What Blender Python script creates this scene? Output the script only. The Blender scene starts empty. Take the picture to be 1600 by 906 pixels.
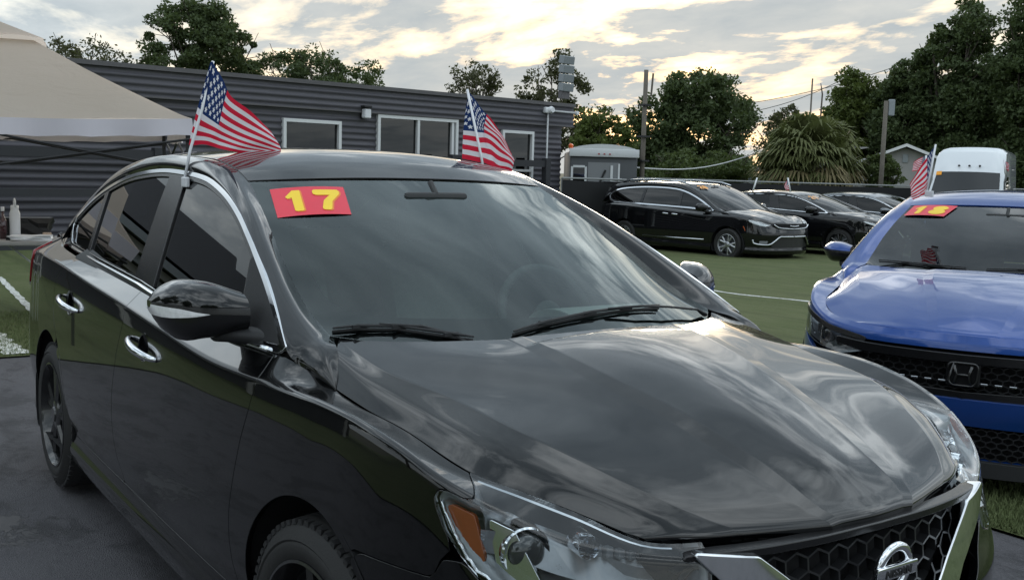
import bpy, bmesh, math, random
import numpy as np
from mathutils import Vector, Matrix
R_ = math.radians
random.seed(7)
SC = bpy.context.scene
COL = SC.collection
# ------------------------------------------------------------------ camera
cam_d = bpy.data.cameras.new('camera'); cam = bpy.data.objects.new('camera', cam_d); COL.objects.link(cam)
SC.camera = cam
CAM = np.array([2.11, -1.79, 1.43]); YAW, PITCH, ROLL, FPX = R_(145.12), R_(-6.5), R_(1.62), 1640.
def cam_basis():
    f = np.array([math.cos(PITCH)*math.cos(YAW), math.cos(PITCH)*math.sin(YAW), math.sin(PITCH)])
    r = np.cross(f, [0, 0, 1]); r /= np.linalg.norm(r); u = np.cross(r, f)
    c, s = math.cos(ROLL), math.sin(ROLL)
    return c*r+s*u, -s*r+c*u, f
cr_, cu_, cf_ = cam_basis()
cam.matrix_world = Matrix(((cr_[0], cu_[0], -cf_[0], CAM[0]), (cr_[1], cu_[1], -cf_[1], CAM[1]), (cr_[2], cu_[2], -cf_[2], CAM[2]), (0, 0, 0, 1)))
cam_d.sensor_width = 36.0; cam_d.lens = 36.0*FPX/1600.0; cam_d.clip_start = 0.05; cam_d.clip_end = 2000
cam_d.dof.use_dof = False
# ------------------------------------------------------------------ render / view
SC.render.engine = 'CYCLES'
SC.view_settings.view_transform = 'Standard'; SC.view_settings.look = 'None'
SC.view_settings.exposure = 0.78; SC.view_settings.gamma = 1.0; SC.view_settings.use_curve_mapping = False
SC.cycles.max_bounces = 10; SC.cycles.transparent_max_bounces = 24; SC.cycles.glossy_bounces = 6
SC.cycles.caustics_reflective = False; SC.cycles.caustics_refractive = False
# ------------------------------------------------------------------ world: dusk sky, broken cloud
SUN_AZ, SUN_EL = R_(139.0), R_(7.0)
w = bpy.data.worlds.new('World'); SC.world = w; w.use_nodes = True
nt = w.node_tree; nt.nodes.clear()
def wn(t, **k):
    n = nt.nodes.new(t)
    for a, b in k.items(): setattr(n, a, b)
    return n
def lk(a, b): nt.links.new(a, b)
def wmath(op, a, b=None, c=None):
    n = wn('ShaderNodeMath', operation=op)
    for i, v in enumerate((a, b, c)):
        if v is None: continue
        if hasattr(v, 'links'): lk(v, n.inputs[i])
        else: n.inputs[i].default_value = v
    return n.outputs[0]
def wmix(f, a, b):
    n = wn('ShaderNodeMix', data_type='RGBA')
    for s, v in ((n.inputs[0], f), (n.inputs[6], a), (n.inputs[7], b)):
        if hasattr(v, 'links'): lk(v, s)
        else: s.default_value = v if isinstance(v, float) else (*v, 1)
    return n.outputs[2]
def wramp(v, stops):
    n = wn('ShaderNodeValToRGB'); e = n.color_ramp.elements
    while len(e) < len(stops): e.new(0.5)
    for x, (p, c) in zip(e, stops): x.position = p; x.color = c if len(c) == 4 else (*c, 1)
    if hasattr(v, 'links'): lk(v, n.inputs[0])
    return n.outputs[0]
tc = wn('ShaderNodeTexCoord'); gen = tc.outputs['Generated']
sep = wn('ShaderNodeSeparateXYZ'); lk(gen, sep.inputs[0]); dz = sep.outputs[2]
zc = wmath('MAXIMUM', dz, 0.0)
den = wmath('ADD', zc, 0.15)
px_ = wmath('DIVIDE', sep.outputs[0], den); py_ = wmath('DIVIDE', sep.outputs[1], den)
cmb = wn('ShaderNodeCombineXYZ'); lk(px_, cmb.inputs[0]); lk(py_, cmb.inputs[1]); cmb.inputs[2].default_value = 0.35
def wnoise(scale, detail, rough, dist=0.0, off=(0, 0, 0)):
    mp = wn('ShaderNodeMapping'); lk(cmb.outputs[0], mp.inputs[0]); mp.inputs['Location'].default_value = off
    mp.inputs['Rotation'].default_value = (0, 0, R_(40)); mp.inputs['Scale'].default_value = (1.0, 1.45, 1.0)
    n = wn('ShaderNodeTexNoise'); lk(mp.outputs[0], n.inputs['Vector'])
    n.inputs['Scale'].default_value = scale; n.inputs['Detail'].default_value = detail
    n.inputs['Roughness'].default_value = rough; n.inputs['Distortion'].default_value = dist
    return n.outputs['Fac']
SKY_OFF = (0.4, 5.2, 0)
big = wnoise(1.25, 10, 0.58, 0.25, SKY_OFF)
mid = wnoise(3.4, 8, 0.6, 0.3, (9.4, 0.6, 0))
fine = wnoise(2.2, 8, 0.6, 0.2, (7, 2, 0))
# closeness to the sun's azimuth / height
sd = wn('ShaderNodeVectorMath', operation='DOT_PRODUCT'); lk(gen, sd.inputs[0])
sd.inputs[1].default_value = (math.cos(SUN_AZ)*math.cos(SUN_EL), math.sin(SUN_AZ)*math.cos(SUN_EL), math.sin(SUN_EL))
glow = wn('ShaderNodeMapRange'); lk(sd.outputs['Value'], glow.inputs[0]); glow.inputs[1].default_value = 0.80; glow.inputs[2].default_value = 1.0
glow.interpolation_type = 'SMOOTHSTEP'
low = wn('ShaderNodeMapRange'); lk(zc, low.inputs[0]); low.inputs[1].default_value = 0.05; low.inputs[2].default_value = 0.50
low.inputs[3].default_value = 1.0; low.inputs[4].default_value = 0.0; low.interpolation_type = 'SMOOTHSTEP'
gl = wmath('MULTIPLY', glow.outputs[0], low.outputs[0])
sky = wn('ShaderNodeTexSky', sky_type='NISHITA'); sky.sun_disc = False
sky.sun_elevation = SUN_EL; sky.sun_rotation = math.pi/2-SUN_AZ
sky.air_density = 1.2; sky.dust_density = 3.0
nish = wn('ShaderNodeVectorMath', operation='SCALE'); lk(sky.outputs[0], nish.inputs[0]); nish.inputs['Scale'].default_value = 0.11
# thin high cloud veil lit by the low sun, then the grey cloud bank
high = wn('ShaderNodeMapRange'); lk(zc, high.inputs[0]); high.inputs[1].default_value = 0.13; high.inputs[2].default_value = 0.40; high.interpolation_type = 'SMOOTHSTEP'
hi = high.outputs[0]
veil = wmix(gl, wmix(hi, (0.50, 0.575, 0.61), (1.0, 1.14, 1.24)), wmix(hi, (0.60, 0.575, 0.47), (0.80, 0.87, 0.92)))
veil2 = wmix(wramp(fine, [(0.34, (0, 0, 0)), (0.74, (1, 1, 1))]), veil, wmix(gl, wmix(hi, (0.74, 0.77, 0.77), (1.6, 1.7, 1.75)), wmix(hi, (0.68, 0.65, 0.55), (1.35, 1.40, 1.42))))
clear = wmix(0.82, nish.outputs[0], veil2)
bank = wmix(wramp(fine, [(0.30, (0, 0, 0)), (0.72, (1, 1, 1))]), wmix(gl, wmix(hi, (0.29, 0.335, 0.365), (0.20, 0.25, 0.295)), wmix(hi, (0.29, 0.315, 0.325), (0.15, 0.19, 0.23))), wmix(gl, wmix(hi, (0.40, 0.45, 0.475), (0.46, 0.54, 0.60)), wmix(hi, (0.42, 0.415, 0.385), (0.34, 0.40, 0.45))))
hz = wmath('MULTIPLY', low.outputs[0], 0.06)
wgt = wmath('ADD', 0.10, wmath('MULTIPLY', hi, 0.24))
big = wmath('ADD', big, wmath('MULTIPLY', wgt, wmath('SUBTRACT', mid, big)))
mk = wramp(wmath('SUBTRACT', wmath('SUBTRACT', big, hz), wmath('MULTIPLY', hi, 0.05)), [(0.37, (0, 0, 0)), (0.47, (1, 1, 1))])
cloud = wmix(mk, clear, bank)
bg = wn('ShaderNodeBackground'); lk(cloud, bg.inputs[0]); bg.inputs[1].default_value = 1.0
wo = wn('ShaderNodeOutputWorld'); lk(bg.outputs[0], wo.inputs[0])
# ------------------------------------------------------------------ sun behind cloud, low beyond the building
sl = bpy.data.lights.new('sun', 'SUN'); so = bpy.data.objects.new('sun', sl); COL.objects.link(so)
sl.energy = 0.5; sl.angle = R_(16); sl.color = (1.0, 0.90, 0.72)
sdir = Vector((math.cos(SUN_AZ)*math.cos(SUN_EL), math.sin(SUN_AZ)*math.cos(SUN_EL), math.sin(SUN_EL)))
so.rotation_euler = (-sdir).to_track_quat('-Z', 'Y').to_euler()
so.location = (0, 0, 30)
# ------------------------------------------------------------------ materials
MATS = {}
def new_mat(name):
    m = bpy.data.materials.new(name); m.use_nodes = True; m.node_tree.nodes.clear()
    return m, m.node_tree
class NT:
    def __init__(s, name):
        s.m, s.t = new_mat(name)
        s.out = s.t.nodes.new('ShaderNodeOutputMaterial')
        MATS[name] = s.m
    def n(s, typ, ins=None, **k):
        x = s.t.nodes.new(typ)
        for a, b in k.items(): setattr(x, a, b)
        for a, b in (ins or {}).items(): s.put(x.inputs[a], b)
        return x
    def put(s, sock, v):
        if hasattr(v, 'links'): s.t.links.new(v, sock)
        elif isinstance(v, (tuple, list)) and sock.type == 'RGBA' and len(v) == 3: sock.default_value = (*v, 1)
        else: sock.default_value = v
    def math(s, op, a, b=0.0, c=None):
        x = s.n('ShaderNodeMath', operation=op); s.put(x.inputs[0], a); s.put(x.inputs[1], b)
        if c is not None: s.put(x.inputs[2], c)
        return x.outputs[0]
    def mix(s, f, a, b):
        x = s.n('ShaderNodeMix', data_type='RGBA'); s.put(x.inputs[0], f); s.put(x.inputs[6], a); s.put(x.inputs[7], b)
        return x.outputs[2]
    def obj(s): return s.n('ShaderNodeTexCoord').outputs['Object']
    def pos(s): return s.n('ShaderNodeNewGeometry').outputs['Position']
    def noise(s, vec, scale, detail=4, rough=.5, dist=0.0):
        return s.n('ShaderNodeTexNoise', {'Vector': vec, 'Scale': scale, 'Detail': detail, 'Roughness': rough, 'Distortion': dist}).outputs['Fac']
    def mapping(s, vec, scale=(1, 1, 1), rot=(0, 0, 0), loc=(0, 0, 0)):
        return s.n('ShaderNodeMapping', {'Vector': vec, 'Scale': scale, 'Rotation': rot, 'Location': loc}).outputs[0]
    def ramp(s, v, stops):
        x = s.n('ShaderNodeValToRGB'); e = x.color_ramp.elements
        while len(e) < len(stops): e.new(.5)
        for el, (p, c) in zip(e, stops): el.position = p; el.color = (c, c, c, 1) if isinstance(c, float) else (*c[:3], 1)
        s.put(x.inputs[0], v); return x.outputs[0]
    def bump(s, h, strength=.2, dist=.01):
        return s.n('ShaderNodeBump', {'Height': h, 'Strength': strength, 'Distance': dist}).outputs[0]
    def bsdf(s, **k):
        b = s.n('ShaderNodeBsdfPrincipled')
        for a, v in k.items(): s.put(b.inputs[a.replace('_', ' ')], v)
        return b
    def done(s, sh): s.t.links.new(sh.outputs[0] if hasattr(sh, 'outputs') else sh, s.out.inputs[0]); return s.m
def plain(name, col, rough=.5, metal=0.0, var=.12, scale=30, bump=0.0, coat=0.0, spec=.5, bscale=None):
    t = NT(name); o = t.obj()
    f = t.noise(o, scale, 5, .6)
    dark = tuple(c*(1-var) for c in col); lite = tuple(min(1, c*(1+var)) for c in col)
    c = t.mix(f, dark, lite)
    k = dict(Base_Color=c, Roughness=t.math('ADD', rough-.06, t.math('MULTIPLY', f, .12)) if rough > .1 else rough, Metallic=metal, Specular_IOR_Level=spec)
    b = t.bsdf(**k)
    if coat: t.put(b.inputs['Coat Weight'], coat); t.put(b.inputs['Coat Roughness'], .03)
    if bump: t.put(b.inputs['Normal'], t.bump(t.noise(o, bscale or scale*3, 4, .6), bump, .004))
    return t.done(b)
def paint(name, col, rough=.22, metal=0.0, dust=.5, coat_ior=1.56):
    t = NT(name); o = t.obj()
    sp = t.n('ShaderNodeTexVoronoi', {'Vector': o, 'Scale': 55.0}, feature='F1').outputs['Distance']
    spk = t.ramp(sp, [(0.0, 1.0), (0.035, 1.0), (0.06, 0.0)])
    gate = t.ramp(t.noise(o, 9, 3), [(.56, 0.0), (.66, 1.0)])
    spk = t.math('MULTIPLY', spk, t.math('MULTIPLY', gate, dust))
    film = t.math('MULTIPLY', t.ramp(t.noise(o, 2.3, 6, .65), [(.35, 0.0), (.75, 1.0)]), .006*dust)
    c = t.mix(t.math('ADD', t.math('MULTIPLY', spk, .35), film), col, (.34, .31, .27))
    peel = t.bump(t.noise(o, 260, 2, .5), .006, .001)
    b = t.bsdf(Base_Color=c, Roughness=rough, Metallic=metal, Specular_IOR_Level=.4 if metal else .05, Coat_Weight=1.0, Coat_IOR=coat_ior,
               Coat_Roughness=t.math('MULTIPLY', t.noise(o, 3.1, 5, .6), .012))
    t.put(b.inputs['Coat Normal'], peel)
    return t.done(b)
def glass(name, tint, refl=1.5, rough=0.0, op=0.0, opcol=(.02, .02, .02), both=True, gcol=(1, 1, 1)):
    t = NT(name)
    tr = t.n('ShaderNodeBsdfTransparent', {'Color': tint})
    gl_ = t.n('ShaderNodeBsdfGlossy', {'Color': gcol, 'Roughness': rough})
    fr = t.n('ShaderNodeFresnel', {'IOR': refl})
    base = tr
    if op:
        df = t.n('ShaderNodeBsdfDiffuse', {'Color': opcol})
        base = t.n('ShaderNodeMixShader', {0: op, 1: tr.outputs[0], 2: df.outputs[0]})
    # a pane mirrors on both faces: F_total = 2F/(1+F)
    f2 = t.math('DIVIDE', t.math('MULTIPLY', fr.outputs[0], 2.0), t.math('ADD', fr.outputs[0], 1.0))
    if not both: f2 = fr.outputs[0]
    mx = t.n('ShaderNodeMixShader', {0: f2, 1: base.outputs[0], 2: gl_.outputs[0]})
    return t.done(mx)
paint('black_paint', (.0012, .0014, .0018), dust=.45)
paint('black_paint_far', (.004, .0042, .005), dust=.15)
paint('blue_paint', (.004, .050, .25), rough=.34, metal=.4, dust=.4, coat_ior=1.45)
paint('white_paint', (.72, .75, .78), rough=.3, dust=.3, coat_ior=1.45)
paint('grey_paint', (.13, .145, .16), rough=.3, metal=.4, dust=.2)
plain('black_trim', (.008, .008, .009), .22, bump=.05, scale=60)
plain('matte_black', (.014, .0145, .016), .62, bump=.15, scale=80)
plain('rubber', (.017, .017, .018), .72, bump=.25, scale=50)
plain('tyre_wall', (.015, .0147, .0147), .7, bump=.3, scale=40)
plain('black_rim', (.012, .012, .013), .25, coat=.6, scale=40)
plain('silver_rim', (.52, .53, .55), .3, metal=.9, scale=30)
plain('chrome', (.74, .76, .79), .07, metal=1.0, var=.04)
plain('satin_chrome', (.55, .57, .6), .2, metal=1.0, var=.05)
plain('void', (.006, .006, .007), .9)
plain('cabin_grey', (.36, .37, .36), .8, bump=.3, scale=60)
plain('cabin_dark', (.045, .046, .047), .75, bump=.3, scale=60)
plain('headliner', (.45, .45, .43), .9, bump=.2)
plain('amber', (.42, .085, .018), .18, coat=1.0, var=.3, scale=25)
plain('red_lens', (.30, .012, .016), .12, coat=1.0, var=.25, scale=30)
plain('lamp_grey', (.16, .17, .18), .35, scale=50)
plain('white_plastic', (.74, .75, .78), .4, var=.05)
glass('windshield_glass', (.78, .92, .88), 1.75, both=False, gcol=(.93, 1.0, .99))
glass('tint_glass', (.03, .033, .034), 1.5, both=False)
glass('clear_lens', (.90, .93, .94), 1.38)
glass('far_glass', (.26, .30, .30), 1.42, both=False)
M = MATS
# ------------------------------------------------------------------ object helpers
def mesh_obj(name, verts, faces, mat, parent=None, smooth=True, normals=None, mats=None, mi=None):
    me = bpy.data.meshes.new(name)
    me.from_pydata([tuple(map(float, v)) for v in verts], [], [tuple(int(i) for i in f) for f in faces])
    if mats:
        for m_ in mats: me.materials.append(M[m_])
        me.polygons.foreach_set('material_index', mi)
    else: me.materials.append(M[mat])
    if smooth: me.polygons.foreach_set('use_smooth', [True]*len(me.polygons))
    me.update()
    if normals is not None and len(normals) == len(me.vertices):
        me.normals_split_custom_set_from_vertices([tuple(map(float, n)) for n in normals])
    o = bpy.data.objects.new(name, me); COL.objects.link(o)
    if parent: o.parent = parent
    return o
def tag(o, label, cat, group=None, kind=None):
    o['label'] = label; o['category'] = cat
    if group: o['group'] = group
    if kind: o['kind'] = kind
    return o
def thing(name, label, cat, loc=(0, 0, 0), rz=0.0, group=None):
    o = bpy.data.objects.new(name, None); COL.objects.link(o); o.location = loc; o.rotation_euler = (0, 0, rz); o.empty_display_size = .2
    return tag(o, label, cat, group)
def structure(o): o['kind'] = 'structure'; return o
def copy_tree(o, parent=None):
    c = o.copy(); COL.objects.link(c); c.parent = parent
    for ch in list(o.children): copy_tree(ch, c)
    return c
class MB:
    """collects shapes into one mesh"""
    def __init__(s): s.v = []; s.f = []
    def add(s, v, f):
        b = len(s.v); s.v += [tuple(p) for p in v]; s.f += [tuple(i+b for i in q) for q in f]; return s
    def box(s, c, d, rz=0.0, bev=0.0, m=None):
        x, y, z = d[0]/2, d[1]/2, d[2]/2
        if bev:
            bm = bmesh.new(); bmesh.ops.create_cube(bm, size=1); bmesh.ops.scale(bm, vec=d, verts=bm.verts)
            bmesh.ops.bevel(bm, geom=bm.edges[:], offset=bev, segments=2, affect='EDGES', profile=.5)
            vs = [v.co.copy() for v in bm.verts]; bm.verts.index_update(); fs = [[v.index for v in f.verts] for f in bm.faces]; bm.free()
        else:
            vs = [Vector((sx*x, sy*y, sz*z)) for sz in (-1, 1) for sy in (-1, 1) for sx in (-1, 1)]
            fs = [(0, 2, 3, 1), (4, 5, 7, 6), (0, 1, 5, 4), (2, 6, 7, 3), (0, 4, 6, 2), (1, 3, 7, 5)]
        if m is not None: vs = [m @ v for v in vs]
        else:
            cs, sn = math.cos(rz), math.sin(rz)
            vs = [Vector((v.x*cs-v.y*sn, v.x*sn+v.y*cs, v.z)) for v in vs]
        c = Vector(c)
        return s.add([v+c for v in vs], fs)
    def tube(s, pts, r, n=8, caps=True, flat=None):
        pts = [Vector(p) for p in pts]; rs = r if isinstance(r, (list, tuple)) else [r]*len(pts)
        V = []; F = []; prev = None
        for i, p in enumerate(pts):
            t = (pts[min(i+1, len(pts)-1)]-pts[max(i-1, 0)]).normalized()
            if prev is None:
                a = Vector((0, 0, 1)) if abs(t.z) < .9 else Vector((1, 0, 0)); prev = t.cross(a).normalized()
            n1 = (prev-t*prev.dot(t)).normalized(); prev = n1; n2 = t.cross(n1)
            for k in range(n):
                an = 2*math.pi*k/n
                V.append(p+(n1*math.cos(an)+n2*math.sin(an)*(flat or 1))*rs[i])
        for i in range(len(pts)-1):
            for k in range(n):
                F.append((i*n+k, i*n+(k+1) % n, (i+1)*n+(k+1) % n, (i+1)*n+k))
        if caps: F.append(tuple(range(n))[::-1]); F.append(tuple((len(pts)-1)*n+k for k in range(n)))
        return s.add(V, F)
    def lathe(s, prof, n=48, m=None, close=False):
        """profile of (axial, radius); axis = local Y"""
        V = []; F = []; k = len(prof)
        for i in range(n):
            a = 2*math.pi*i/n
            for ax, r in prof: V.append(Vector((r*math.cos(a), ax, r*math.sin(a))))
        for i in range(n):
            j = (i+1) % n
            for q in range(k-1): F.append((i*k+q, i*k+q+1, j*k+q+1, j*k+q))
        if m is not None: V = [m @ v for v in V]
        return s.add(V, F)
    def prism(s, poly, ext, axis=1, at=0.0, m=None):
        """polygon (2D) extruded: axis 1 -> poly in (x,z), extruded along y"""
        n = len(poly); V = []
        for e in (at, at+ext):
            for a, b in poly:
                V.append(Vector((a, e, b)) if axis == 1 else Vector((e, a, b)) if axis == 0 else Vector((a, b, e)))
        if m is not None: V = [m @ v for v in V]
        F = [tuple(range(n))[::-1], tuple(range(n, 2*n))]+[(i, (i+1) % n, n+(i+1) % n, n+i) for i in range(n)]
        return s.add(V, F)
    def build(s, name, mat, parent=None, smooth=False, autosmooth=None):
        o = mesh_obj(name, s.v, s.f, mat, parent, smooth)
        if autosmooth is not None:
            bm = bmesh.new(); bm.from_mesh(o.data); bmesh.ops.recalc_face_normals(bm, faces=bm.faces)
            for f in bm.faces: f.smooth = True
            for e in bm.edges:
                if len(e.link_faces) == 2 and e.calc_face_angle(0) > autosmooth: e.smooth = False
            bm.to_mesh(o.data); bm.free()
        return o
# ------------------------------------------------------------------ splines and trimmed surfaces
def herm(xk, Y, xq, crease=()):
    xk = np.asarray(xk, float); Y = np.asarray(Y, float); xq = np.clip(np.asarray(xq, float), xk[0], xk[-1])
    n = len(xk); h = np.diff(xk); sh = (-1,)+(1,)*(Y.ndim-1)
    dl = (Y[1:]-Y[:-1])/h.reshape(sh)
    mL = np.empty_like(Y); mR = np.empty_like(Y)
    for i in range(n):
        if i == 0: mL[i] = mR[i] = dl[0]
        elif i == n-1: mL[i] = mR[i] = dl[-1]
        elif i in crease: mL[i] = dl[i-1]; mR[i] = dl[i]
        else: mL[i] = mR[i] = (dl[i-1]*h[i]+dl[i]*h[i-1])/(h[i]+h[i-1])
    j = np.clip(np.searchsorted(xk, xq, 'right')-1, 0, n-2)
    s = ((xq-xk[j])/h[j]).reshape(sh); hh = h[j].reshape(sh)
    return (2*s**3-3*s**2+1)*Y[j]+(s**3-2*s**2+s)*hh*mR[j]+(-2*s**3+3*s**2)*Y[j+1]+(s**3-s**2)*hh*mL[j+1]
class Loft:
    """curves: list of (keys u, pts) ; across parameter t = 0..K-1"""
    def __init__(s, curves, crease=()): s.c = curves; s.cr = set(crease)
    def __call__(s, us, ts):
        C = np.stack([herm(k, p, us) for k, p in s.c], 1)          # nu,K,3
        X = herm(np.arange(len(s.c)), C.transpose(1, 0, 2), ts, s.cr)   # nt,nu,3
        return X.transpose(1, 0, 2)
def seg_sdf(P, poly, closed=True):
    """signed distance of points P (...,2) to polygon (negative inside)"""
    sh = P.shape[:-1]; p = P.reshape(-1, 2); q = np.asarray(poly, float); n = len(q)
    d = np.full(len(p), 1e9); ins = np.zeros(len(p), bool)
    for i in range(n if closed else n-1):
        a = q[i]; b = q[(i+1) % n]; e = b-a; w_ = p-a
        t = np.clip((w_@e)/max(e@e, 1e-12), 0, 1); r = w_-t[:, None]*e
        d = np.minimum(d, (r*r).sum(1))
        if closed:
            c = ((a[1] <= p[:, 1]) != (b[1] <= p[:, 1]))
            if b[1] != a[1]:
                xi = a[0]+(p[:, 1]-a[1])*(b[0]-a[0])/(b[1]-a[1]); ins ^= c & (p[:, 0] < xi)
    d = np.sqrt(d)
    return (np.where(ins, -d, d) if closed else d).reshape(sh)
def rnd(poly, r, n=5):
    """round the corners of a polygon; r is a number or a list"""
    out = []; N = len(poly)
    for i in range(N):
        p = np.array(poly[i], float); a = np.array(poly[i-1], float); b = np.array(poly[(i+1) % N], float)
        rr = r[i] if isinstance(r, (list, tuple)) else r
        if rr <= 0: out.append(tuple(p)); continue
        ta = a-p; tb = b-p; la, lb = np.linalg.norm(ta), np.linalg.norm(tb)
        k = min(rr, la*.49, lb*.49); pa = p+ta/la*k; pb = p+tb/lb*k
        for j in range(n+1):
            t = j/n; out.append(tuple((1-t)**2*pa+2*t*(1-t)*p+t*t*pb))
    return out
def grid_normals(P):
    du = np.gradient(P, axis=0); dt = np.gradient(P, axis=1)
    n = np.cross(du, dt); l = np.linalg.norm(n, axis=2, keepdims=True); return n/np.maximum(l, 1e-12)
def trim(P, S, mirror=False, depth=.012, rad=.0018, lift=0.0, flip=False):
    """keep the part of grid P where S<0; rounded, returned rim"""
    N = grid_normals(P)
    if flip: N = -N
    P = P+N*lift
    nu, nt_ = S.shape
    V = []; Nn = []; F = []; vid = {}; eid = {}
    def gv(i, j):
        k = i*nt_+j
        if k not in vid: vid[k] = len(V); V.append(P[i, j]); Nn.append(N[i, j])
        return vid[k]
    def ev(a, b):
        k = (a, b) if a < b else (b, a)
        if k not in eid:
            ia, ja = divmod(k[0], nt_); ib, jb = divmod(k[1], nt_)
            t = S[ia, ja]/(S[ia, ja]-S[ib, jb]); t = min(max(t, .001), .999)
            eid[k] = len(V); V.append(P[ia, ja]*(1-t)+P[ib, jb]*t); n = N[ia, ja]*(1-t)+N[ib, jb]*t; Nn.append(n/np.linalg.norm(n))
        return eid[k]
    ins = S < 0
    cnt = ins[:-1, :-1].astype(int)+ins[1:, :-1]+ins[:-1, 1:]+ins[1:, 1:]
    for i, j in zip(*np.nonzero(cnt)):
        q = ((i, j), (i+1, j), (i+1, j+1), (i, j+1))
        if cnt[i, j] == 4: F.append(tuple(gv(*c) for c in q)); continue
        f = []
        for a in range(4):
            c, d = q[a], q[(a+1) % 4]
            if ins[c]: f.append(gv(*c))
            if ins[c] != ins[d]: f.append(ev(c[0]*nt_+c[1], d[0]*nt_+d[1]))
        if len(f) >= 3: F.append(tuple(f))
    if not F: return [], [], []
    if flip: F = [f[::-1] for f in F]
    if depth > 0:
        ed = {}
        for f in F:
            for a in range(len(f)):
                e = (f[a], f[(a+1) % len(f)]); ed[e] = 1
        bd = [e for e in ed if (e[1], e[0]) not in ed]
        out = {}
        for a, b in bd:
            d = np.asarray(V[b])-V[a]; l = np.linalg.norm(d)
            if l < 1e-9: continue
            for v in (a, b): out[v] = out.get(v, 0)+np.cross(d/l, Nn[v])
        r1 = {}; r2 = {}
        for v, o in out.items():
            o = o/max(np.linalg.norm(o), 1e-9); n = Nn[v]
            r1[v] = len(V); V.append(V[v]+o*rad-n*rad); Nn.append(o)
            r2[v] = len(V); V.append(V[v]+o*rad-n*depth); Nn.append(o)
        for a, b in bd:
            if a in r1 and b in r1:
                F.append((b, a, r1[a], r1[b])); F.append((r1[b], r1[a], r2[a], r2[b]))
    V = np.array(V); Nn = np.array(Nn)
    if mirror: V = V*[1, -1, 1]; Nn = Nn*[1, -1, 1]; F = [f[::-1] for f in F]
    return V, F, Nn
def skin(name, P, S, mat, parent, mirror=False, **k):
    V, F, N = trim(P, S, mirror, **k)
    return mesh_obj(name, V, F, mat, parent, True, N) if len(F) else None
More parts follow.
